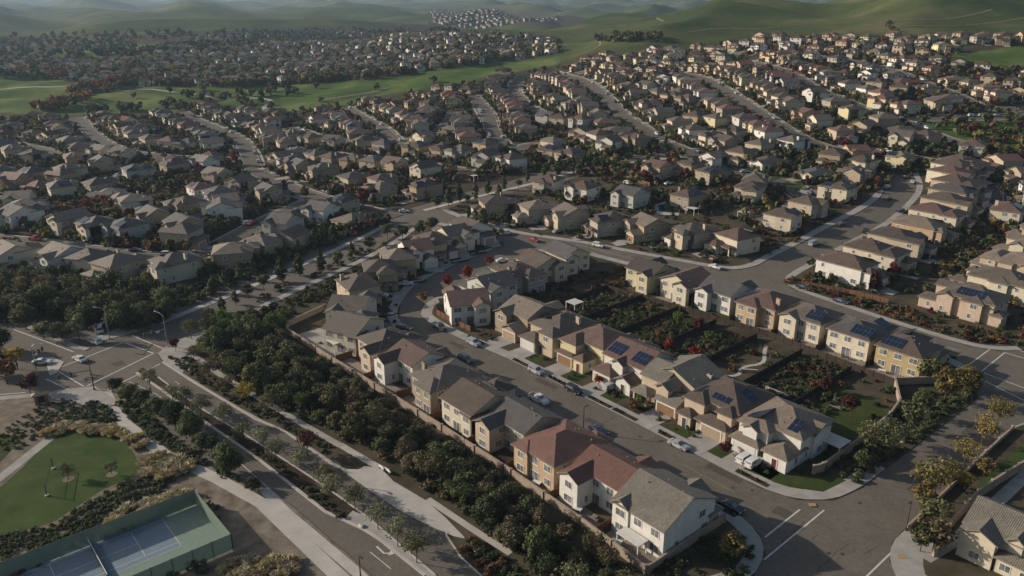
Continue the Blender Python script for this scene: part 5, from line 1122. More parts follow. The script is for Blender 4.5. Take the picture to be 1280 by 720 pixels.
for k,(pl,n_) in enumerate([([(52,545),(80,532),(140,535),(150,548),(100,542),(60,548)],48),([(150,545),(172,540),(186,562),(172,566)],9),([(172,575),(205,568),(240,580),(245,590),(205,602),(176,598)],40),([(120,668),(150,640),(175,630),(225,618),(235,622),(170,660),(130,672)],34),([(255,725),(290,705),(370,700),(372,722)],34),([(235,560),(242,566),(236,570)],1)]):
    poly=PX(*pl); xs_=[p[0] for p in poly]; ys_=[p[1] for p in poly]; c_=0
    wh=['beside the round lawn, north edge','between lawn and promenade','in the drift by the promenade','along the tennis screen','at the bottom edge by promenade','standing alone on bare ground'][k]
    for _ in range(800):
        x,y=rs.uniform(min(xs_),max(xs_)),rs.uniform(min(ys_),max(ys_))
        if not inpoly(x,y,poly): continue
        s=rs.uniform(.9,1.4); o=thing('grass_clump','golden ornamental grass clump '+wh,'ornamental grass',(x,y,.17),rs.uniform(0,6),'golden grass clumps '+wh,GR[rs.randrange(3)],jit(LC[rs.choice(['gold','straw'])],.12)); o.scale=(s,s,s*rs.uniform(.7,1)); c_+=1
        if c_>=n_: break
# garden plots, front gardens: individual shrubs
HL=[(o.location.x,o.location.y,o['label']) for o in COL.objects if o.get('category')=='house']
for i in range(len(NEARH)):
    x,y=NEARH[i]; hl=min(HL,key=lambda q:(q[0]-x)**2+(q[1]-y)**2)[2].split(); hl=' '.join(hl[:11]).rstrip(','); 
    if hl.split()[-1] in('the','with','and','of','its','at','by','on','in','a','to','above','beside','behind','along'): hl=' '.join(hl.split()[:-1])
    for k in range(3):
        a=rs.uniform(0,6.28); r_=rs.uniform(9.5,12.5); X,Y=x+math.cos(a)*r_,y+math.sin(a)*r_; u,v=toUV(X,Y)
        if -11.5<v<1.5 and -40<u<80: continue
        if any((X-q[0])**2+(Y-q[1])**2<75 for q in NEARH): continue
        cc=rs.choice(['dark green','mid green','maroon','olive green'])
        if Y<330: shrub(X,Y,cc,f'{cc} shrub beside the {hl}','small shrubs around the near houses',rs.uniform(.5,1.0))
for k_,(a_,b_) in enumerate([(-20,-8),(-5.6,6),(8,20),(21.5,33.5),(35.5,47),(49,60.5),(62.5,77)]):
    for cc,n_ in (('dark green',3),('mid green',3),('olive green',2),('maroon',2),('rust',1)):
        shrubs(UVS((a_,25),(b_,25),(b_,59),(a_,59)),n_ if k_ not in(4,6) else 2,[cc],f'{cc} shrub in the {ORD[k_]} garden plot from the left',f'{cc} shrubs in garden plot {k_+1}'.replace(f' {k_+1}',' '+ORD[k_]),(.6,1.5))
    if k_ not in (4,6): mass('garden_planting',UVS((a_+.5,26),(b_-.5,26),(b_-.5,58),(a_+.5,58)),230,['dark green','brown green','mid green','olive green'],f'low planting in the {ORD[k_]} garden plot',.3,.95)
mass('garden_planting',UVS((49,44),(60.5,44),(60.5,60),(49,60)),60,['dark green','mid green','maroon'],'dense planting behind the white planter walls',.6,1.4)
mass('garden_planting',UVS((62.5,24.5),(70,24.5),(66,46),(62.5,46)),60,['dark green','mid green','brown green'],'planting between seat wall and lawn',.5,1.2)
# bushes round every farther house, one mass
arr0=[crown_mesh(300+i,1.0,.8,.8,5,9,.6,.6,1.35) for i in range(4)]; arr0=[(np.array([tuple(v.co) for v in m_.vertices]),np.array([tuple(p.vertices) for p in m_.polygons]),np.array([tuple(d.color) for d in m_.color_attributes['tint'].data])) for m_ in arr0]
VV=[];FF=[];CC=[];base=0
for (x,y) in HC+[(q[1],q[2]) for q in SPOTS]:
    if y<225: continue
    for k in range(26 if y<650 else 8):
        a=rs.uniform(0,6.28); r_=rs.uniform(6.5,15); X,Y=x+math.cos(a)*r_,y+math.sin(a)*r_
        if gnear(X,Y,7.0) or not road_ok(X,Y,6.6): continue
        u,v=toUV(X,Y)
        if v<104 and -88<u<88: continue
        if any(inpoly(X,Y,e_) for e_ in excl) : continue
        if -16<u<9 and 104<v<270: continue
        v_,f_,c_=arr0[rs.randrange(4)]; s=rs.uniform(.8,2.4)*(1.5 if rs.random()<.15 else 1) ; b0=rs.uniform(0,6.28); ca,sa=math.cos(b0)*s,math.sin(b0)*s
        VV.append(np.stack([X+v_[:,0]*ca-v_[:,1]*sa,Y+v_[:,0]*sa+v_[:,1]*ca,T(X,Y)+v_[:,2]*s*1.15],1)); FF.append(f_+base); base+=len(v_); q=c_.copy(); q[:,:3]*=np.array(LC[rs.choice(['dark green','dark green','mid green','olive green','brown green','mid green','dark green','mid green','brown green','olive green','maroon','rust','olive green','mustard'])])*rs.uniform(.8,1.2); CC.append(q)
VV=np.concatenate(VV); FF=np.concatenate(FF); CC=np.concatenate(CC).astype(np.float32)
me=bpy.data.meshes.new('garden_bushes'); me.from_pydata(VV.tolist(),[],FF.tolist()); me.materials.append(M['leaf']); at=me.color_attributes.new('tint','FLOAT_COLOR','CORNER'); at.data.foreach_set('color',CC.ravel()); link('garden_bushes',me,kind='stuff',label='garden trees and bushes filling the lots between farther houses',category='garden planting')
# far trees merged
def fartrees(name,n_,region,cols,label,smin,smax):
    small=[crown_mesh(200+i,1.0,.9,1.0,5,9,.75,.6,1.4) for i in range(4)]; arr=[(np.array([tuple(v.co) for v in m_.vertices]),np.array([tuple(p.vertices) for p in m_.polygons]),np.array([tuple(d.color) for d in m_.color_attributes['tint'].data])) for m_ in small]
    VV=[];FF=[];CC=[];base=0;k=0
    for _ in range(n_*10):
        px,py=region(); x,y,z=P(round(px,1),round(py,1))
        if gnear(x,y,9.0) or (y<900 and not road_ok(x,y,6.5)): continue
        u,v=toUV(x,y)
        if -150<u<100 and v<104: continue
        v_,f_,c_=arr[rs.randrange(4)]; s=rs.uniform(smin,smax); a=rs.uniform(0,6.28); ca,sa=math.cos(a)*s,math.sin(a)*s
        VV.append(np.stack([x+v_[:,0]*ca-v_[:,1]*sa,y+v_[:,0]*sa+v_[:,1]*ca,z+v_[:,2]*s],1)); FF.append(f_+base); base+=len(v_); q=c_.copy(); q[:,:3]*=np.array(LC[rs.choice(cols)])*rs.uniform(.8,1.2); CC.append(q); k+=1
        if k>=n_: break
    VV=np.concatenate(VV); FF=np.concatenate(FF); CC=np.concatenate(CC).astype(np.float32)
    me=bpy.data.meshes.new(name); me.from_pydata(VV.tolist(),[],FF.tolist()); me.materials.append(M['leaf']); at=me.color_attributes.new('tint','FLOAT_COLOR','CORNER'); at.data.foreach_set('color',CC.ravel()); link(name,me,kind='stuff',label=label,category='trees')
def reg(polys):
    def f():
        while True:
            p=polys[rs.randrange(len(polys))]; x=rs.uniform(min(q[0] for q in p),max(q[0] for q in p)); y=rs.uniform(min(q[1] for q in p),max(q[1] for q in p))
            if inpoly(x,y,p): return x,y
    return f
fartrees('distant_trees',1500,reg([RES[0][:0]+[(0,330),(0,150),(240,140),(350,143),(480,124),(690,86),(760,72),(960,50),(1172,50),(1290,137),(1290,200),(1130,215),(900,235),(640,215),(480,250),(330,240),(300,330)]]),['dark green','mid green','olive green','brown green','dark green','rust','maroon','mustard'],'scattered trees and shrubs between the farther houses',1.4,3.0)
fartrees('distant_trees',1700,reg([DIST[0][0]]),['dark green','mid green','olive green','dark green','brown green','mid green','rust','mustard'],'autumn and dark trees among the farthest neighbourhood',2.5,4.8)
fartrees('distant_trees',420,reg([[(0,56),(0,44),(330,40),(560,36),(590,48),(420,44),(170,52)],[(-40,64),(0,50),(100,48),(190,60),(100,80),(60,100),(-40,98)],[(100,70),(180,63),(225,60),(330,55),(320,60),(180,70)]]),['dark green','dark green','brown green'],'dark tree belt at the foot of the grassy hills',3,6)
fartrees('distant_trees',120,reg([[(30,140),(60,128),(100,112),(150,100),(150,112),(100,130),(60,142)],[(0,92),(60,88),(140,100),(70,100)]]),['rust','orange','brown green'],'orange autumn trees along the golf fairway',3,5)
fartrees('distant_trees',130,reg([[(150,112),(300,114),(460,108),(640,82),(640,90),(480,116),(350,138),(240,135),(120,142)],[(100,138),(240,134),(350,136),(345,142),(240,140),(100,144)],[(740,45),(825,45),(825,52),(750,54)],[(160,118),(180,125),(370,108),(360,120),(330,128),(330,133)]]),['dark green','brown green'],'single dark trees dotted on fairway and hillside',2.5,4.5)

def fill(poly,n_,cols,name,label,smin,smax,gap=7.6):
    xs_=[p[0] for p in poly]; ys_=[p[1] for p in poly]; VV=[];FF=[];CC=[];base=0;k=0
    for _ in range(n_*10):
        X,Y=rs.uniform(min(xs_),max(xs_)),rs.uniform(min(ys_),max(ys_))
        if not inpoly(X,Y,poly) or gnear(X,Y,gap) or not road_ok(X,Y,6.2): continue
        v_,f_,c_=arr0[rs.randrange(4)] if Y>330 else arr1[rs.randrange(4)]; s=rs.uniform(smin,smax); b0=rs.uniform(0,6.28); ca,sa=math.cos(b0)*s,math.sin(b0)*s
        VV.append(np.stack([X+v_[:,0]*ca-v_[:,1]*sa,Y+v_[:,0]*sa+v_[:,1]*ca,T(X,Y)+.1+v_[:,2]*s],1)); FF.append(f_+base); base+=len(v_); q=c_.copy(); q[:,:3]*=np.array(LC[rs.choice(cols)])*rs.uniform(.8,1.2); CC.append(q); k+=1
        if k>=n_: break
    if not VV: return
    VV=np.concatenate(VV); FF=np.concatenate(FF); CC=np.concatenate(CC).astype(np.float32)
    me=bpy.data.meshes.new(name); me.from_pydata(VV.tolist(),[],FF.tolist()); me.materials.append(M['leaf']); at=me.color_attributes.new('tint','FLOAT_COLOR','CORNER'); at.data.foreach_set('color',CC.ravel()); return link(name,me,kind='stuff',label=label,category='garden planting')
arr1=[(np.array([tuple(v.co) for v in m_.vertices]),np.array([tuple(p.vertices) for p in m_.polygons]),np.array([tuple(d.color) for d in m_.color_attributes['tint'].data])) for m_ in SH]
GC=['dark green','mid green','olive green','brown green','dark green','mid green','rust','maroon']
fill(inset(B[2][1],4.5),520,GC,'garden_bushes','garden shrubs and small trees in the block above the cross street',.5,1.6,6.6)
fill(inset(B[3][1],4.5),330,GC,'garden_bushes','garden shrubs and small trees right of the long avenue',.5,1.6,7.2)
fill(UVS((-34,20),(-20,22),(-20,60),(-14,64),(-20,84),(-32,82),(-34,60)),150,GC+['rust','orange'],'garden_bushes','dense rust and green shrubs in the yards behind the rising street houses',.4,1.3,7.0)
fill(inset(B[0][1],3.6),170,GC,'garden_bushes','small shrubs among the houses of the central block',.3,.8,7.6)
fill(UVS((-66,-50),(-74,-38),(-82,-19),(-92,8),(-105,36),(-98,40),(-88,14),(-78,-8),(-68,-24),(-62,-38)),150,GC[:5],'verge_planting','shrubs between the arterial pavement and the rear walls',.6,1.5,6.5)
fill(UVS((-93,-55),(-104,-28),(-113,-10),(-131,30),(-139,44),(-150,44),(-142,20),(-124,-20),(-112,-45),(-104,-62)),210,GC[:5],'verge_planting','hedge and trees on the far side of the arterial',.8,2.0,7)
fill(UVS((-79,-50),(-93,-20),(-112,26),(-121,46),(-116,46),(-106,24),(-88,-20),(-76,-50)),30,GC[:5],'verge_planting','planting along the arterial median',.5,1.3,5)
fill(UVS((27,-134),(25.8,-86),(27.5,-86),(32,-100),(34,-134)),60,GC[:3],'screen_hedge','dark bushes along the outside of the tennis screen',.6,1.2,3)
fill(UVS((12,-84.5),(26,-83.5),(24,-81),(0,-84),(-10,-88),(-6,-90)),16,['mid green','brown green'],'scattered_bushes','low scattered bushes on the bare ground by promenade',.3,.7,3)
fill(PX((1106,30),(1112,26),(1124,40),(1112,44)),30,GC[:2],'hill_scrub','dark scrub in a gully on the green hillside',.7,1.6,3)
fill(PX((1165,80),(1290,92),(1290,100),(1190,90)),60,GC[:4],'hill_scrub','dark scrub below the green hillside wedge',1.5,3.5,6)

VV=[];FF=[];CC=[];base=0
for X,Y in KERB:
    v_,f_,c_=arr1[rs.randrange(4)]; s=rs.uniform(.3,.55); VV.append(np.stack([X+v_[:,0]*s,Y+v_[:,1]*s,.2+v_[:,2]*s],1)); FF.append(f_+base); base+=len(v_); q=c_.copy(); q[:,:3]*=np.array(LC['dark green'])*rs.uniform(.7,1.1); CC.append(q)
VV=np.concatenate(VV); FF=np.concatenate(FF); CC=np.concatenate(CC).astype(np.float32)
me=bpy.data.meshes.new('kerb_planting'); me.from_pydata(VV.tolist(),[],FF.tolist()); me.materials.append(M['leaf']); at=me.color_attributes.new('tint','FLOAT_COLOR','CORNER'); at.data.foreach_set('color',CC.ravel()); link('kerb_planting',me,kind='stuff',label='dark low planting in the kerb strips of the main street',category='ground cover')
# ---------------------------------------------------------------- walls and fences
wallrun('garden_wall',UVS((-64,-20),(-59,-34),(-54.7,-36.6),(-29,-36.3),(-9,-35.7),(17.6,-35),(40.5,-34.8),(60,-35.3),(76.2,-36.4)),1.7,.25,'stone_wall','long pale stucco wall between slope trees and rear yards','wall',pillars=10)
wallrun('garden_wall',UVS((76.3,-36.1),(76.3,-15.3)),1.7,.25,'stone_wall','stucco wall running down beside the white corner house','wall',pillars=10)
wallrun('garden_wall',UVS((71.1,61.8),(76.8,52),(78.3,44),(79.2,28),(79.3,13.5),(78.6,11.2)),1.9,.3,'stone_wall','pale stucco wall enclosing the big rear lawn by wide road','wall',pillars=8)
wallrun('garden_wall',UVS((71.1,61.8),(77.5,70.5)),1.9,.3,'stone_wall','short stucco wall running up to the ochre house','wall')
wallrun('low_wall',UVS((98.6,8),(98.3,26),(97.9,45),(97.8,60)),.9,.25,'stone_wall','low stucco wall between wide road and footpath','wall',pillars=7)
wallrun('garden_wall',UVS((104.8,4),(103.3,15),(102.9,27),(104,38),(105.2,47),(106.5,66)),2.0,.3,'stone_wall','tall pillared stucco wall behind the roadside footpath','wall',pillars=5)
wallrun('wood_fence',UVS((-23,57.6),(34.5,64.2),(71,61.4)),1.8,.12,'darkwood','long dark fence between the two rows of rear gardens','fence',cap=False,pillars=2.6)
FX=[(-19.8,'first'),(-6.4,'second'),(7.2,'third'),(20.8,'fourth'),(34.4,'fifth'),(48.0,'sixth'),(61.6,'seventh')]
for k,(u,o_) in enumerate(FX):
    wallrun('wood_fence',UVS((u,24),(u-1.0,60.5)),1.8,.1,'darkwood',f'{o_} wooden fence from the left dividing the rear garden plots','fence','fences dividing the garden plots',cap=False,pillars=2.6)
    wallrun('wood_fence',UVS((u+.3,65.5),(u+.3,84)),1.8,.1,'darkwood',f'{o_} wooden side fence from the left behind the upper gardens','fence','fences between the upper row yards',cap=False,pillars=2.6)
for k,u in enumerate([63.8,51,38.2,25.6,12.2,-1.6,-15,-29]):
    wallrun('wood_fence',UVS((u,-35),(u,-30.5)) if k else UVS((u,-35.2),(u,-30.5)),1.8,.1,'wood',f'{ORD[k]} short reddish fence from the corner dividing the slope yards','fence','fences dividing the slope yards',cap=False,pillars=2.2)
wallrun('wood_fence',UVS((-45.5,6.5),(-41,2.5),(-27,1.2)) if False else UVS((-44,7),(-39,3.6),(-27,3.2),(-22,3.4)),1.7,.1,'wood','orange-brown fence beside the white bend house','fence',cap=False,pillars=2.4)
wallrun('wood_fence',PX((1003,358),(1060,368),(1110,380)),1.7,.1,'wood','orange-brown fence above the cross street hedge','fence',cap=False,pillars=2.4)
wallrun('wood_fence',PX((775,222),(812,233)),1.8,.1,'wood','pale fence beside the grass bank above cross street','fence',cap=False)
wallrun('wood_fence',PX((1220,92),(1248,112)),2.2,.15,'wood','reddish fence running downhill on the upper right','fence',cap=False)
# ---------------------------------------------------------------- yard surfaces
YG='rear yards'
for (a,b_,c,d,m_) in [(64.8,76,-35.9,-31,'patio'),(51.3,63.4,-34.8,-31,'patio'),(38.5,50.6,-34.4,-31,'patio'),(26,37.8,-34.4,-31,'mulch'),(12.6,25.2,-34.6,-31,'mulch'),(-1.2,11.8,-35.1,-31,'patio'),(-14.6,-2,-35.2,-31,'patio'),(-28.6,-15.4,-35.8,-31,'patio'),(-52,-29.4,-35.8,-25,'concrete')]:
    sheet('patio',UVS((a,c),(b_,c),(b_,d),(a,d)),0.2,m_)
for (a,b_,c,d,m_) in [(62.3,78.2,25,50,'lawn'),(8,20,65.2,68.5,'lawn'),(62,70.6,65,68,'patio'),(49,61,65,69,'patio'),(35,47,65.4,69.5,'patio'),(21.5,33.5,65.4,69.5,'patio'),(-6,6,64.4,67.5,'patio'),(48.6,61,24.5,44,'mulch'),(34.8,47.4,24.5,62,'soil'),(21.2,33.8,24.5,60,'mulch'),(7.6,20.2,24.5,60,'cover'),(-6,6.6,24.5,58.5,'cover'),(-19.3,-7,24.5,56,'mulch')]:
    sheet('garden_plot' if m_ in('mulch','soil','cover') else m_ if m_!='lawn' else 'lawn',UVS((a,c),(b_,c),(b_,d),(a,d)),0.205,m_)
for pts in [((38,27),(40,33),(44,37),(41,42),(44,48),(40,54),(38,58)),((10,30),(14,36),(12,44),(16,50)),((25,28),(29,34),(27,40))]: ribbon('garden_path',smooth(UVS(*pts),2),.5,-.5,.23,'concrete_pale',step=1.5)
for q in [(-3,27,3,31),(10,25,14.5,30),(24,26,29,30),(50,25,57,30),(64,26,70,31),(66,40,69,42)]: sheet('patio',UVS((q[0],q[1]),(q[2],q[1]),(q[2],q[3]),(q[0],q[3])),.22,'patio')
sheet('lawn',UVS((58,2),(68,2),(78,3.5),(83,7),(84,14),(79.5,13),(76,6.8),(62,6)),.21,'lawn'); sheet('lawn',PX((995,195),(1020,205),(1000,238),(962,228),(970,205)),.25,'lawn')
sheet('lawn',PX((0,553),(24,548),(52,531),(0,590),(0,553)) if False else PX((-30,560),(0,545),(26,549),(12,566),(-30,610)),.21,'lawn')
sheet('lawn',UVS((101.3,30),(102.4,30),(103.6,38),(104.8,47),(106,64),(101.6,64)),.22,'parklawn')
sheet('lawn',UVS((-57,-61),(-66,-58),(-71,-48),(-64,-50),(-56,-56)),.22,'lawn')
LW=PX((0,680),(-60,700),(-40,645),(12,600),(52,562),(68,547),(90,540),(135,541),(160,556),(174,578),(175,590),(160,600),(130,612),(110,625),(70,652),(30,665))
sheet('lawn',LW,.185,'parklawn')
sheet('lawn',PX((785,240),(800,235),(830,250),(810,252)),.25,'lawn')
sheet('swimming_pool',PX((820,258),(835,254),(846,258),(842,265),(824,266)),.3,'pool',.2,kind=None,label='small turquoise swimming pool behind the cross street houses',cat='swimming pool')
sheet('patio',PX((815,258),(835,251),(852,257),(848,270),(818,269)),.27,'concrete_pale')
for q in [(9,27,8,6),(-4,42,6,7),(23,44,7,6),(-17,30,7,6),(37,26,6,6)]: sheet('lawn',UVS((q[0],q[1]),(q[0]+q[2],q[1]),(q[0]+q[2],q[1]+q[3]),(q[0],q[1]+q[3])),.215,'lawn')
# ---------------------------------------------------------------- tennis court with screen fence
ta=lambda u,v:UV(u,v)
cu0,cu1,cv0,cv1=9.6,26.6,-134.0,-85.2
sheet('court_surface',UVS((cu0,cv0),(cu1,cv0),(cu1,cv1),(cu0,cv1)),.21,'fabric'); bpy.data.objects['court_surface'].color=(.19,.25,.205,1)
sheet('court_play_area',UVS((8.9,-115.3),(19.9,-115.3),(19.9,-91.5),(8.9,-91.5)),.225,'fabric'); bpy.data.objects['court_play_area'].color=(.17,.225,.27,1)
def cl(pts,w=.12): ribbon('court_line',UVS(*pts),w/2,-w/2,.24,'paint',step=30)
for pts in [((8.9,-115.3),(8.9,-91.5)),((19.9,-115.3),(19.9,-91.5)),((8.84,-91.5),(19.96,-91.5)),((8.84,-115.3),(19.96,-115.3)),((10.3,-115.2),(10.3,-91.6)),((18.5,-115.2),(18.5,-91.6)),((10.4,-97),(18.4,-97)),((10.4,-109.8),(18.4,-109.8)),((14.4,-109.7),(14.4,-97.1))]: cl(pts)
o=UV(14.4,-103.4); t=thing('tennis_net','low tennis net with white tape across the blue court','net',(o[0],o[1],.22),hd(0)); 
mb=MB(); mb.box(-6.2,6.2,-.02,.02,.05,.92,'metal'); link('mesh_panel',mb.mesh('mesh_panel'),t); mb=MB(); mb.box(-6.2,6.2,-.05,.05,.92,1.02,'white',True); link('tape',mb.mesh('tape'),t)
mb=MB(); mb.tube([(0,0,0),(0,0,1.07)],.06,'metal'); me=mb.mesh('post')
for s in (-6.3,6.3): link('post',me,t,(s,0,0))
o=UV(cu0,cv1); t=thing('court_fence','tall green screened fence around the tennis court','fence',(o[0],o[1],.2),TH)
w_,d_=cu1-cu0,cv1-cv0
for (x0,y0,x1,y1) in [(0,0,w_,0),(0,0,0,-d_),(w_,0,w_,-d_)]:
    mb=MB(); mb.box(min(x0,x1)-.03,max(x0,x1)+.03,min(y0,y1)-.03,max(y0,y1)+.03,0.15,3.3,'screen',True); q=link('screen',mb.mesh('screen'),t,color=(.17,.225,.195))
    n_=int(math.hypot(x1-x0,y1-y0)/3.1)
    for k in range(n_+1):
        f=k/n_; mb=MB(); mb.tube([(0,0,0),(0,0,3.5)],.06,'metal',6); link('post',mb.mesh('post'),t,(x0+(x1-x0)*f+(.1 if x1==x0 and x0>0 else -.1 if x1==x0 else 0),y0+(y1-y0)*f+(.1 if y1==y0 else 0),0))
# ---------------------------------------------------------------- volleyball net on the lawn
a,b_=P(59,621),P(67,587); ln=math.dist(a[:2],b_[:2]); t=thing('volleyball_net','dark volleyball net on two posts on the round lawn','net',(a[0],a[1],.2),math.atan2(b_[1]-a[1],b_[0]-a[0]))
mb=MB(); mb.box(0,ln,-.015,.015,2.25,2.33,'metal',True); mb.box(0,ln,-.012,.012,1.45,1.5,'metal',True)
for k in range(1,14): mb.box(ln*k/14-.01,ln*k/14+.01,-.01,.01,1.5,2.25,'metal')
link('mesh_panel',mb.mesh('mesh_panel'),t)
mb=MB(); mb.tube([(0,0,0),(0,0,2.45)],.09,'metal'); me=mb.mesh('post'); mb=MB(); mb.tube([(0,0,0),(0,0,.25)],.35,'concrete_pale',12); mf=mb.mesh('footing')
for s in (0,ln): q=link('post',me,t,(s,0,0)); link('footing',mf,q)
for p,c in [((86,600),'round'),((140,594),'round')]: 
    x,y,_z=P(*p); tree(x,y,'open','brown green','young bare tree in a mulch ring on the round lawn'+(', nearer the net' if p[0]<100 else ', nearer the golden grass'),'young lawn trees',.55); sheet('mulch_ring',[(x+1.1*math.cos(k*.63),y+1.1*math.sin(k*.63)) for k in range(10)],.22,'drysoil')
# ---------------------------------------------------------------- park gateway pillar
def pergola(px,py,rz,label,s=1.0,gable=True):
    x,y,z=P(px,py); t=thing('gateway_pillar',label,'monument',(x,y,z+.18),rz); mb=MB()
    for sx in (-1,1): mb.box(sx*1.0-.35,sx*1.0+.35,-.5,.5,0,2.5,'stucco')
    mb.box(-1.35,1.35,-.5,.5,2.1,2.5,'stucco',True); link('pillar',mb.mesh('pillar'),t,color=(.20,.12,.085)); mb=MB(); mb.box(-.65,.65,-.12,.12,0.1,2.1,'darkwood',True); link('gate',mb.mesh('gate'),t)
    mb=MB(); roof(mb,-1.35,1.35,-.5,.5,2.5,'hip','x',.45); link('roof',mb.mesh('roof'),t,color=(.25,.13,.075)); t.scale=(s,s,s)
pergola(53,505,hd(80),'brick gateway pillar with small tiled roof beside the park bed')
pergola(190,401,hd(75),'tan gateway pillar with small tiled roof at the junction far corner',1.1)
wallrun('entry_wall',PX((172,396),(183,405)),1.1,.4,'stone_wall','low curved entry wall beside the far gateway pillar','wall')
# ---------------------------------------------------------------- signals and lamps
def lamp(px,py,h,arm,rz,label,mat='galv',sig=0,group='street lamps',curve=True):
    x,y,z=P(px,py); nm='traffic_signal' if sig else 'street_lamp'; t=thing(nm,label,'traffic signal' if sig else 'street lamp',(x,y,z+.1),rz,group)
    mb=MB(); mb.tube([(0,0,0),(0,0,.5)],.24,mat,8); mb.tube([(0,0,.5),(0,0,h)],.13,mat,8,.08); link('pole',mb.mesh('pole'),t)
    if arm:
        mb=MB(); mb.tube([(0,0,h-.1),(arm*.4,0,h+.55 if curve else h),(arm,0,h+.6 if curve else h)],.07,mat,6,.05); q=link('arm',mb.mesh('arm'),t)
        mb=MB(); mb.box(-.15,.7,-.17,.17,-.06,.1,mat,True); mb.box(0,.6,-.12,.12,-.1,-.06,'lamp',True); link('lamp_head',mb.mesh('lamp_head'),t,(arm,0,h+.58 if curve else h))
    if sig:
        mb=MB(); mb.tube([(0,0,5.3),(0,0+sig*.5,5.6),(0,sig,6.0)],.11,mat,7,.06); link('mast_arm',mb.mesh('mast_arm'),t)
        mb=MB(); mb.box(-.22,.22,-.2,.2,-.55,.55,'metal',True); mh=mb.mesh('signal_head'); mb=MB(); mb.tube([(0,0,0),(-.06,0,0)],.12,'redlens',10); ml=mb.mesh('lens')
        for f in (1.0,.62): q=link('signal_head',mh,t,(0,sig*f,5.6)); [link('lens',ml,q,(-.22,0,dz_)) for dz_ in (-.33,0,.33)]
        q=link('signal_head',mh,t,(.3,0,3.2)); mb=MB(); mb.box(-.02,.02,-.5,.5,-.2,.2,'white',True); link('street_sign',mb.mesh('street_sign'),t,(0,sig*.35,5.1))
lamp(137,424,8.6,2.6,math.pi-.2,'grey signal pole with lamp and mast arm behind the white cars',sig=6.5,group='signal poles at the junction')
lamp(210,434,9,3.2,math.pi-.6,'grey signal pole with curved lamp arm on the right corner',sig=6.0,group='signal poles at the junction')
lamp(118,488,6.8,0,hd(0),'dark signal pole with long mast arm on the park corner','metal',sig=-6.8,group='signal poles at the junction')
lamp(47,470,8,2.4,.0,'grey signal pole on the left refuge island with short arm',sig=4.0,group='signal poles at the junction')
lamp(729,541,6.2,.5,hd(90),'slim dark street lamp beside the main street mid-block','metal',curve=False)
lamp(1132,664,6.2,.5,hd(-90),'slim dark street lamp on the wide road corner','metal',curve=False)
lamp(399,602,5.6,.6,hd(0),'dark double-armed lamp in the boulevard median','metal',curve=False)
lamp(131,702,4.2,.4,0,'dark lamp beside the tennis court','metal',curve=False) if False else None
lamp(451,724,4.6,.4,hd(0),'dark street lamp at the frame bottom by the boulevard','metal',curve=False)
lamp(305,550,5.4,.5,hd(0),'slim dark lamp among the median olive trees','metal',curve=False)
for (p,l) in [((736,318),'slim lamp at the upper end of the cross street'),((1052,308),'slim lamp on the long avenue, lower'),((520,300),'slim lamp near the arterial junction'),((1158,455),'slim lamp on the cross street by crossroads')]: lamp(p[0],p[1],6,.5,hd(90),l,'metal',curve=False)
# ---------------------------------------------------------------- small garden structures
def cover(x,y,rz,w_,d_,label,col=(.6,.58,.54),h=2.6,z=None):
    z=T(x,y) if z is None else z; t=thing('patio_cover',label,'patio cover',(x,y,z+.18),rz,'patio covers'); mb=MB(); mb.box(-w_/2,w_/2,-d_/2,d_/2,h,h+.12,'fabric',True); link('roof_panel',mb.mesh('roof_panel'),t,color=col)
    mb=MB(); mb.box(-.08,.08,-.08,.08,0,h,'trim'); me=mb.mesh('post')
    for sx in (-1,1):
        for sy in (-1,1): link('post',me,t,(sx*(w_/2-.2),sy*(d_/2-.2),0))
for (u,v,w_,d_,l) in [(70.5,-33.5,5,2.6,'flat pale patio cover behind the white corner house'),(-36,-31.5,5,3.5,'white patio cover behind the cream house at wall bend'),(76,22,6.5,4.5,'pale solid patio cover beside the garden wall'),(55,29,5,3,'white patio cover behind the peach solar house')]:
    x,y,_z=UV(u,v); cover(x,y,TH,w_,d_,l)
for (px,py,w_,d_,l) in [(718,388,4,4,'small white gazebo in the left garden plots'),(865,268,4.5,3.5,'white canopy beside the swimming pool'),(929,273,4,3.5,'white canopy in the yard beyond cross street'),(178,362,6,4,'white canopy at the edge of the dark wood'),(545,220,7,3,'long white canopy behind the houses beyond the arterial'),(592,226,4,3,'small white canopy near the arterial')]:
    x,y,_z=P(px,py); cover(x,y,TH,w_,d_,l,(.5,.5,.48))
x,y,_z=P(1063,440); t=thing('parasol','turquoise parasol on the patio behind the cream house','parasol',(x,y,.2)); mb=MB()
for k in range(8): a,b_=k*math.pi/4,(k+1)*math.pi/4; mb.face([(1.7*math.cos(a),1.7*math.sin(a),2.3),(1.7*math.cos(b_),1.7*math.sin(b_),2.3),(0,0,2.95)],'fabric'); mb.face([(1.7*math.cos(a),1.7*math.sin(a),2.3),(1.7*math.cos(b_),1.7*math.sin(b_),2.3),(0,0,2.9)][::-1],'fabric')
link('canopy',mb.mesh('canopy'),t,color=(.06,.36,.36)); mb=MB(); mb.tube([(0,0,0),(0,0,2.9)],.04,'white',6); link('pole',mb.mesh('pole'),t)
def tableset(u,v,label,col='white'):
    x,y,_z=UV(u,v); t=thing('garden_table',label,'table',(x,y,.22),TH+.3,'garden tables'); mb=MB(); mb.box(-.9,.9,-.5,.5,.68,.75,col,True); link('table_top',mb.mesh('table_top'),t); mb=MB(); mb.box(-.04,.04,-.04,.04,0,.68,col); me=mb.mesh('leg')
    for a in (-.8,.8):
        for b_ in (-.4,.4): link('leg',me,t,(a,b_,0))
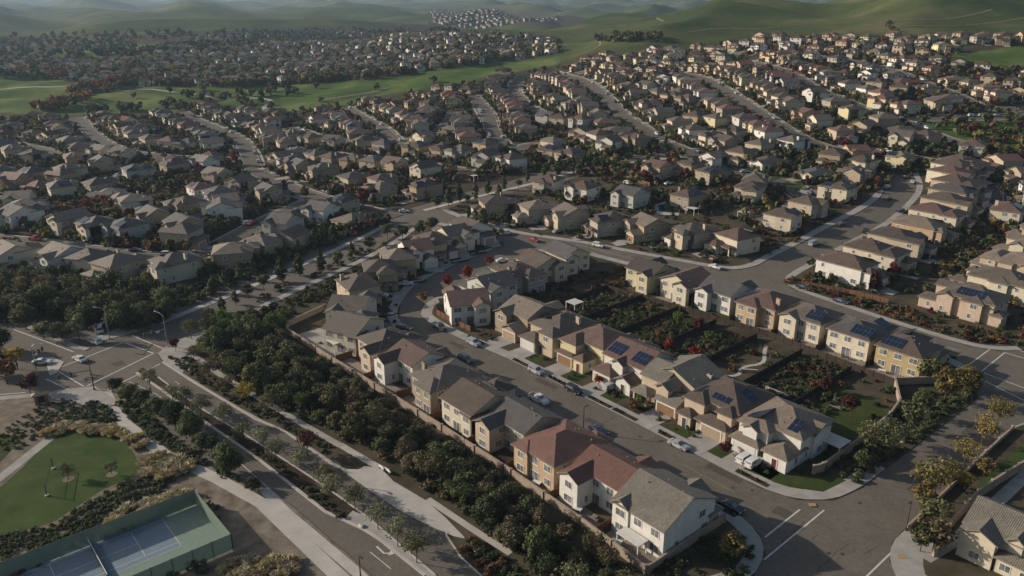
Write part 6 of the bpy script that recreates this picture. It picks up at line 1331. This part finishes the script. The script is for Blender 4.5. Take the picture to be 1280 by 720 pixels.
for u,v,l in [(68,-34.4,'white table behind the corner house patio cover'),(46,-33,'garden table behind the orange house'),(57,-33,'pale table in the yard behind the white red-roofed house'),(56,66.5,'dark dining table below the turquoise parasol'),(66,66,'garden table behind the ochre house'),(26,28,'white table on garden paving in the fourth plot'),(52,27,'garden table beside the white patio cover')]: tableset(u,v,l,'metal' if 'dark' in l else 'white')
def lowwall(u,v,L,rz,label):
    x,y,_z=UV(u,v); t=thing('planter_wall',label,'planter wall',(x,y,.2),TH+R(rz),'white garden planter walls',None); mb=MB(); mb.box(-L/2,L/2,-.18,.18,0,.6,'concrete_pale'); link('block',mb.mesh('block'),t); mb=MB(); mb.box(-L/2-.05,L/2+.05,-.24,.24,.602,.68,'concrete_pale',True); link('cap',mb.mesh('cap'),t)
for u,v,L,a,l in [(55,36,6,0,'long pale planter wall in the sixth garden plot, upper one'),(56,33,6,0,'pale planter wall just below the upper planter wall'),(64.5,33,5,-30,'pale seat wall on the edge of the big rear lawn'),(44,41,4,40,'pale curved bed edge in the bare garden plot'),(27,31,4,10,'pale planter wall beside garden paving')]: lowwall(u,v,L,a,l)
def bench(x,y,rz,label):
    t=thing('bench',label,'bench',(x,y,.22),rz,'benches'); mb=MB(); mb.box(-.9,.9,-.25,.25,.42,.48,'white',True); link('seat',mb.mesh('seat'),t); mb=MB(); mb.box(-.9,.9,.22,.28,.5,.95,'white',True); link('backrest',mb.mesh('backrest'),t); mb=MB(); mb.box(-.04,.04,-.22,.22,0,.42,'metal'); me=mb.mesh('leg')
    for s in (-.75,.75): link('leg',me,t,(s,0,0))
for p,l in [((478,588),'white bench at the back of the bus pad'),((486,592),'white bench on the bus pad, nearer the trees')]: q=P(*p); bench(q[0],q[1],TH+math.pi,l)
for (px,py,l) in [((228),458,'pale boulder on corner bed, left'),(238,463,'pale boulder on corner bed, right'),(398,621,'pale boulder in median, upper'),(452,659,'pale boulder in median, lower'),(1128,553,'pale boulder on the road verge')]:
    x,y,_z=P(px,py); bm=bmesh.new(); bmesh.ops.create_icosphere(bm,subdivisions=2,radius=.6)
    for v_ in bm.verts: v_.co*=RT.uniform(.75,1.1)
    me=bpy.data.meshes.new('boulder'); bm.to_mesh(me); bm.free(); me.materials.append(M['concrete_pale']); o=thing('boulder',l,'boulder',(x,y,.25),RT.uniform(0,3),'boulders',me); o.scale=(1.3,.9,.6)
# ---------------------------------------------------------------- vehicles
uA=TH; vA=TH+math.pi/2
CARS=[(670,466,'suv','silver',uA,'silver SUV parked on the far kerb of the main street, mid-block'),(717,490,'suv','black',uA,'black SUV parked on the far kerb near the pale yellow house'),(673,502,'pickup','white',uA,'white pickup parked on near kerb opposite the silver SUV'),
(641,494,'sedan','dark grey',uA,'dark car parked by the beige grey-roofed house'),(748,541,'sedan','dark blue',uA,'dark blue car on the near kerb below the slim lamp'),(848,559,'sedan','silver',uA,'silver-blue sedan parked on the far kerb by the corner houses'),
(592,431,'suv','silver',uA,'silver SUV parked on the far kerb below the bend'),(582,452,'suv','dark grey',uA,'dark SUV with pale roof on the near side of the bend'),(549,411,'pickup','dark grey',uA,'dark pickup parked on the far kerb at the bend'),(505,413,'suv','maroon',uA+.5,'maroon SUV parked on the near side at the bend'),(507,420,'sedan','black',uA+.4,'black car behind the maroon SUV at the bend'),
(763,487,'suv','silver',vA,'grey SUV in the driveway of the solar-roofed white house'),(931,577,'suv','white',vA,'pale SUV on the corner driveway, left one'),(942,582,'suv','white',vA,'white SUV on the corner driveway, right one'),(914,637,'sedan','black',uA,'black sedan on the near kerb by the corner house'),
(476,372,'suv','white',-.1+uA*0,'white SUV in a driveway at the upper bend'),(508,357,'sedan','white',.1,'white car in a driveway further up the rising street'),(500,353,'sedan','dark grey',.1,'dark car beside the white one in the driveway'),(628,328,'sedan','white',vA-.3,'white car on the rising street beside red tree'),(634,293,'sedan','white',.2,'white car parked on the cross street, west end'),(668,302,'sedan','red',uA,'red car parked on the cross street'),(697,291,'sedan','silver',vA,'grey car in a cross street driveway'),(748,309,'suv','white',uA+.2,'white SUV on the cross street upper kerb'),
(893,327,'suv','maroon',vA,'maroon SUV in driveway near the avenue corner'),(894,336,'sedan','white',uA,'white car on the cross street near the avenue'),(1017,307,'van','light blue',vA,'pale blue van driving up the long avenue'),(1051,282,'sedan','dark grey',vA,'dark car parked on left kerb of the avenue'),(1082,291,'pickup','black',vA+.3,'black pickup on the right kerb of the avenue'),(1125,265,'suv','dark blue',vA,'dark blue SUV on the right of avenue'),(1109,250,'sedan','dark grey',vA,'dark car on the left kerb higher up the avenue'),(1109,236,'suv','silver',vA,'silver SUV near the top of the avenue'),(1132,223,'sedan','black',vA,'black car at the top of the avenue'),(1140,229,'sedan','white',vA+.4,'white car at the top right of the avenue'),(1117,214,'suv','white',vA,'white SUV at the avenue end'),(1160,251,'sedan','dark grey',uA,'dark car in driveway right of the avenue'),
(1173,447,'suv','dark blue',uA,'dark SUV beside the ochre corner house'),(1051,379,'sedan','dark blue',uA,'dark car on cross street below the white house'),(1004,362,'sedan','black',uA,'black car at the avenue corner on the cross street'),
(100,451,'sedan','white',uA+math.pi+.25,'white car crossing the junction'),(119,429,'suv','white',uA+math.pi+.3,'white car waiting behind the crosswalk'),(53,455,'sedan','white',0.1,'white car beside the left refuge island'),(123,414,'pickup','white',uA+math.pi,'white pickup under the trees beyond the junction'),
(505,266,'sedan','white',.1,'white car turning at the arterial junction'),(410,243,'sedan','dark grey',uA,'dark car on the street beyond the arterial'),(357,272,'sedan','white',vA-.2,'white car on the side lane beyond the arterial'),(357,229,'suv','white',uA,'white SUV parked on the street beyond arterial'),(170,315,'sedan','dark grey',.0,'dark car on the left street'),(210,320,'suv','white',0,'white SUV on the left street bend'),(10,289,'suv','silver',0,'silver SUV near the left edge'),(114,298,'sedan','silver',.3,'silver car in a left street driveway'),(310,281,'suv','white',.7,'white SUV by the left street end'),(785,231,'suv','white',uA,'white SUV in yard by the grass bank'),(836,231,'sedan','white',.5,'white car behind the pink houses'),(931,216,'sedan','silver',.2,'silver car on the loop below green lawn'),(1060,190,'sedan','silver',.2,'silver car on the winding street end'),(870,172,'sedan','white',uA+.3,'white car on the straight street, upper'),(830,180,'suv','white',uA+.4,'white SUV on the straight street, lower'),(1215,146,'suv','white',0,'white SUV parked beside the park, left one'),(1228,146,'suv','silver',0,'silver SUV parked beside the park, middle'),(1246,146,'sedan','white',0,'white car parked beside the park, right one')]
for px,py,k,c,h,l in CARS:
    q=P(px,py); far_=q[1]>230; drive='driveway' in l; car(q,k,c,h,l,'cars on the streets and driveways',.24 if (drive or far_) else .06,1 if q[1]>330 else 0)
for x,y,kd,cl_,h,l,dz_ in CARQ: car((x,y,T(x,y)),kd,cl_,h,l,'cars parked on the farther streets',dz_,1)
# ---------------------------------------------------------------- air
hz=MB(); hz.box(-9000,9000,-200,9450,-45,230,'trim',True); me=hz.mesh('haze'); m=bpy.data.materials.new('haze_air'); m.use_nodes=True; n=m.node_tree; n.nodes.clear(); pv=nd(n,'ShaderNodeVolumePrincipled'); pv.inputs['Color'].default_value=(.56,.77,1.0,1); pv.inputs['Density'].default_value=HAZE; pv.inputs['Anisotropy'].default_value=0.2
o_=nd(n,'ShaderNodeOutputMaterial'); n.links.new(pv.outputs[0],o_.inputs['Volume']); me.materials.clear(); me.materials.append(m); link('haze',me,kind='stuff',label='pale blue haze over the far hills',category='haze')

# ---------------------------------------------------------------- road wear: patches, sealed cracks; hill tracks
rw=random.Random(3)
for (u,v,a,b_) in [(12,-3.2,7,2.2),(34,-8,5,2.0),(63,-3,8,2.4),(80,-6,3,3),(93,20,2.5,9),(91,50,2.4,6),(20,96.5,9,2.2),(55,95,5,3),(-52,40,2.2,7),(-20,-6,6,2),(-60,-86,4,3),(-66,-80,3,3),(-20,-70.4,0.1,.1),(95,-20,5,3),(-1,150,2.4,8),(-8,200,2.4,7)]:
    sheet('asphalt_patch',UVS((u,v),(u+a,v+.3),(u+a-.2,v+b_),(u-.2,v+b_-.2)),.058,'asphalt_dark')
M['seal']=simple('crack_sealant',(.03,.027,.024),(.045,.04,.036),2,0.7)
for k in range(46):
    z_=rw.choice([(-25,80,-10,-1,0),(-25,80,-10,-1,0),(88,97,4,75,1),(85,100,-35,0,2),(-10,76,92,99,0),(-14,4,118,260,1)]); u,v=rw.uniform(z_[0],z_[1]),rw.uniform(z_[2],z_[3]); L=rw.uniform(4,13); along=(z_[4]!=1) if rw.random()<.45 else (z_[4]==1); p=[]
    for i in range(int(L/1.1)):
        p.append((u,v)); d=rw.uniform(-.35,.35); u,v=(u+1.1,v+d) if along else (u+d,v+1.1)
        if not (z_[0]<=u<=z_[1] and z_[2]<=v<=z_[3]): break
    if len(p)>2: ribbon('crack_seal',UVS(*p),.05,-.05,.061,'seal',step=3)
for pts in [((742,62),(752,56),(748,50),(756,45),(770,43)),((860,40),(900,34),(960,36),(1010,30)),((1030,40),(1090,30),(1160,26),(1240,12)),((660,44),(720,36),(790,30),(830,27)),((1060,42),(1100,36),(1180,34),(1285,22))]: ribbon('hill_track',smooth(PX(*pts),1),1.3,-1.3,.3,'drysoil',step=8)
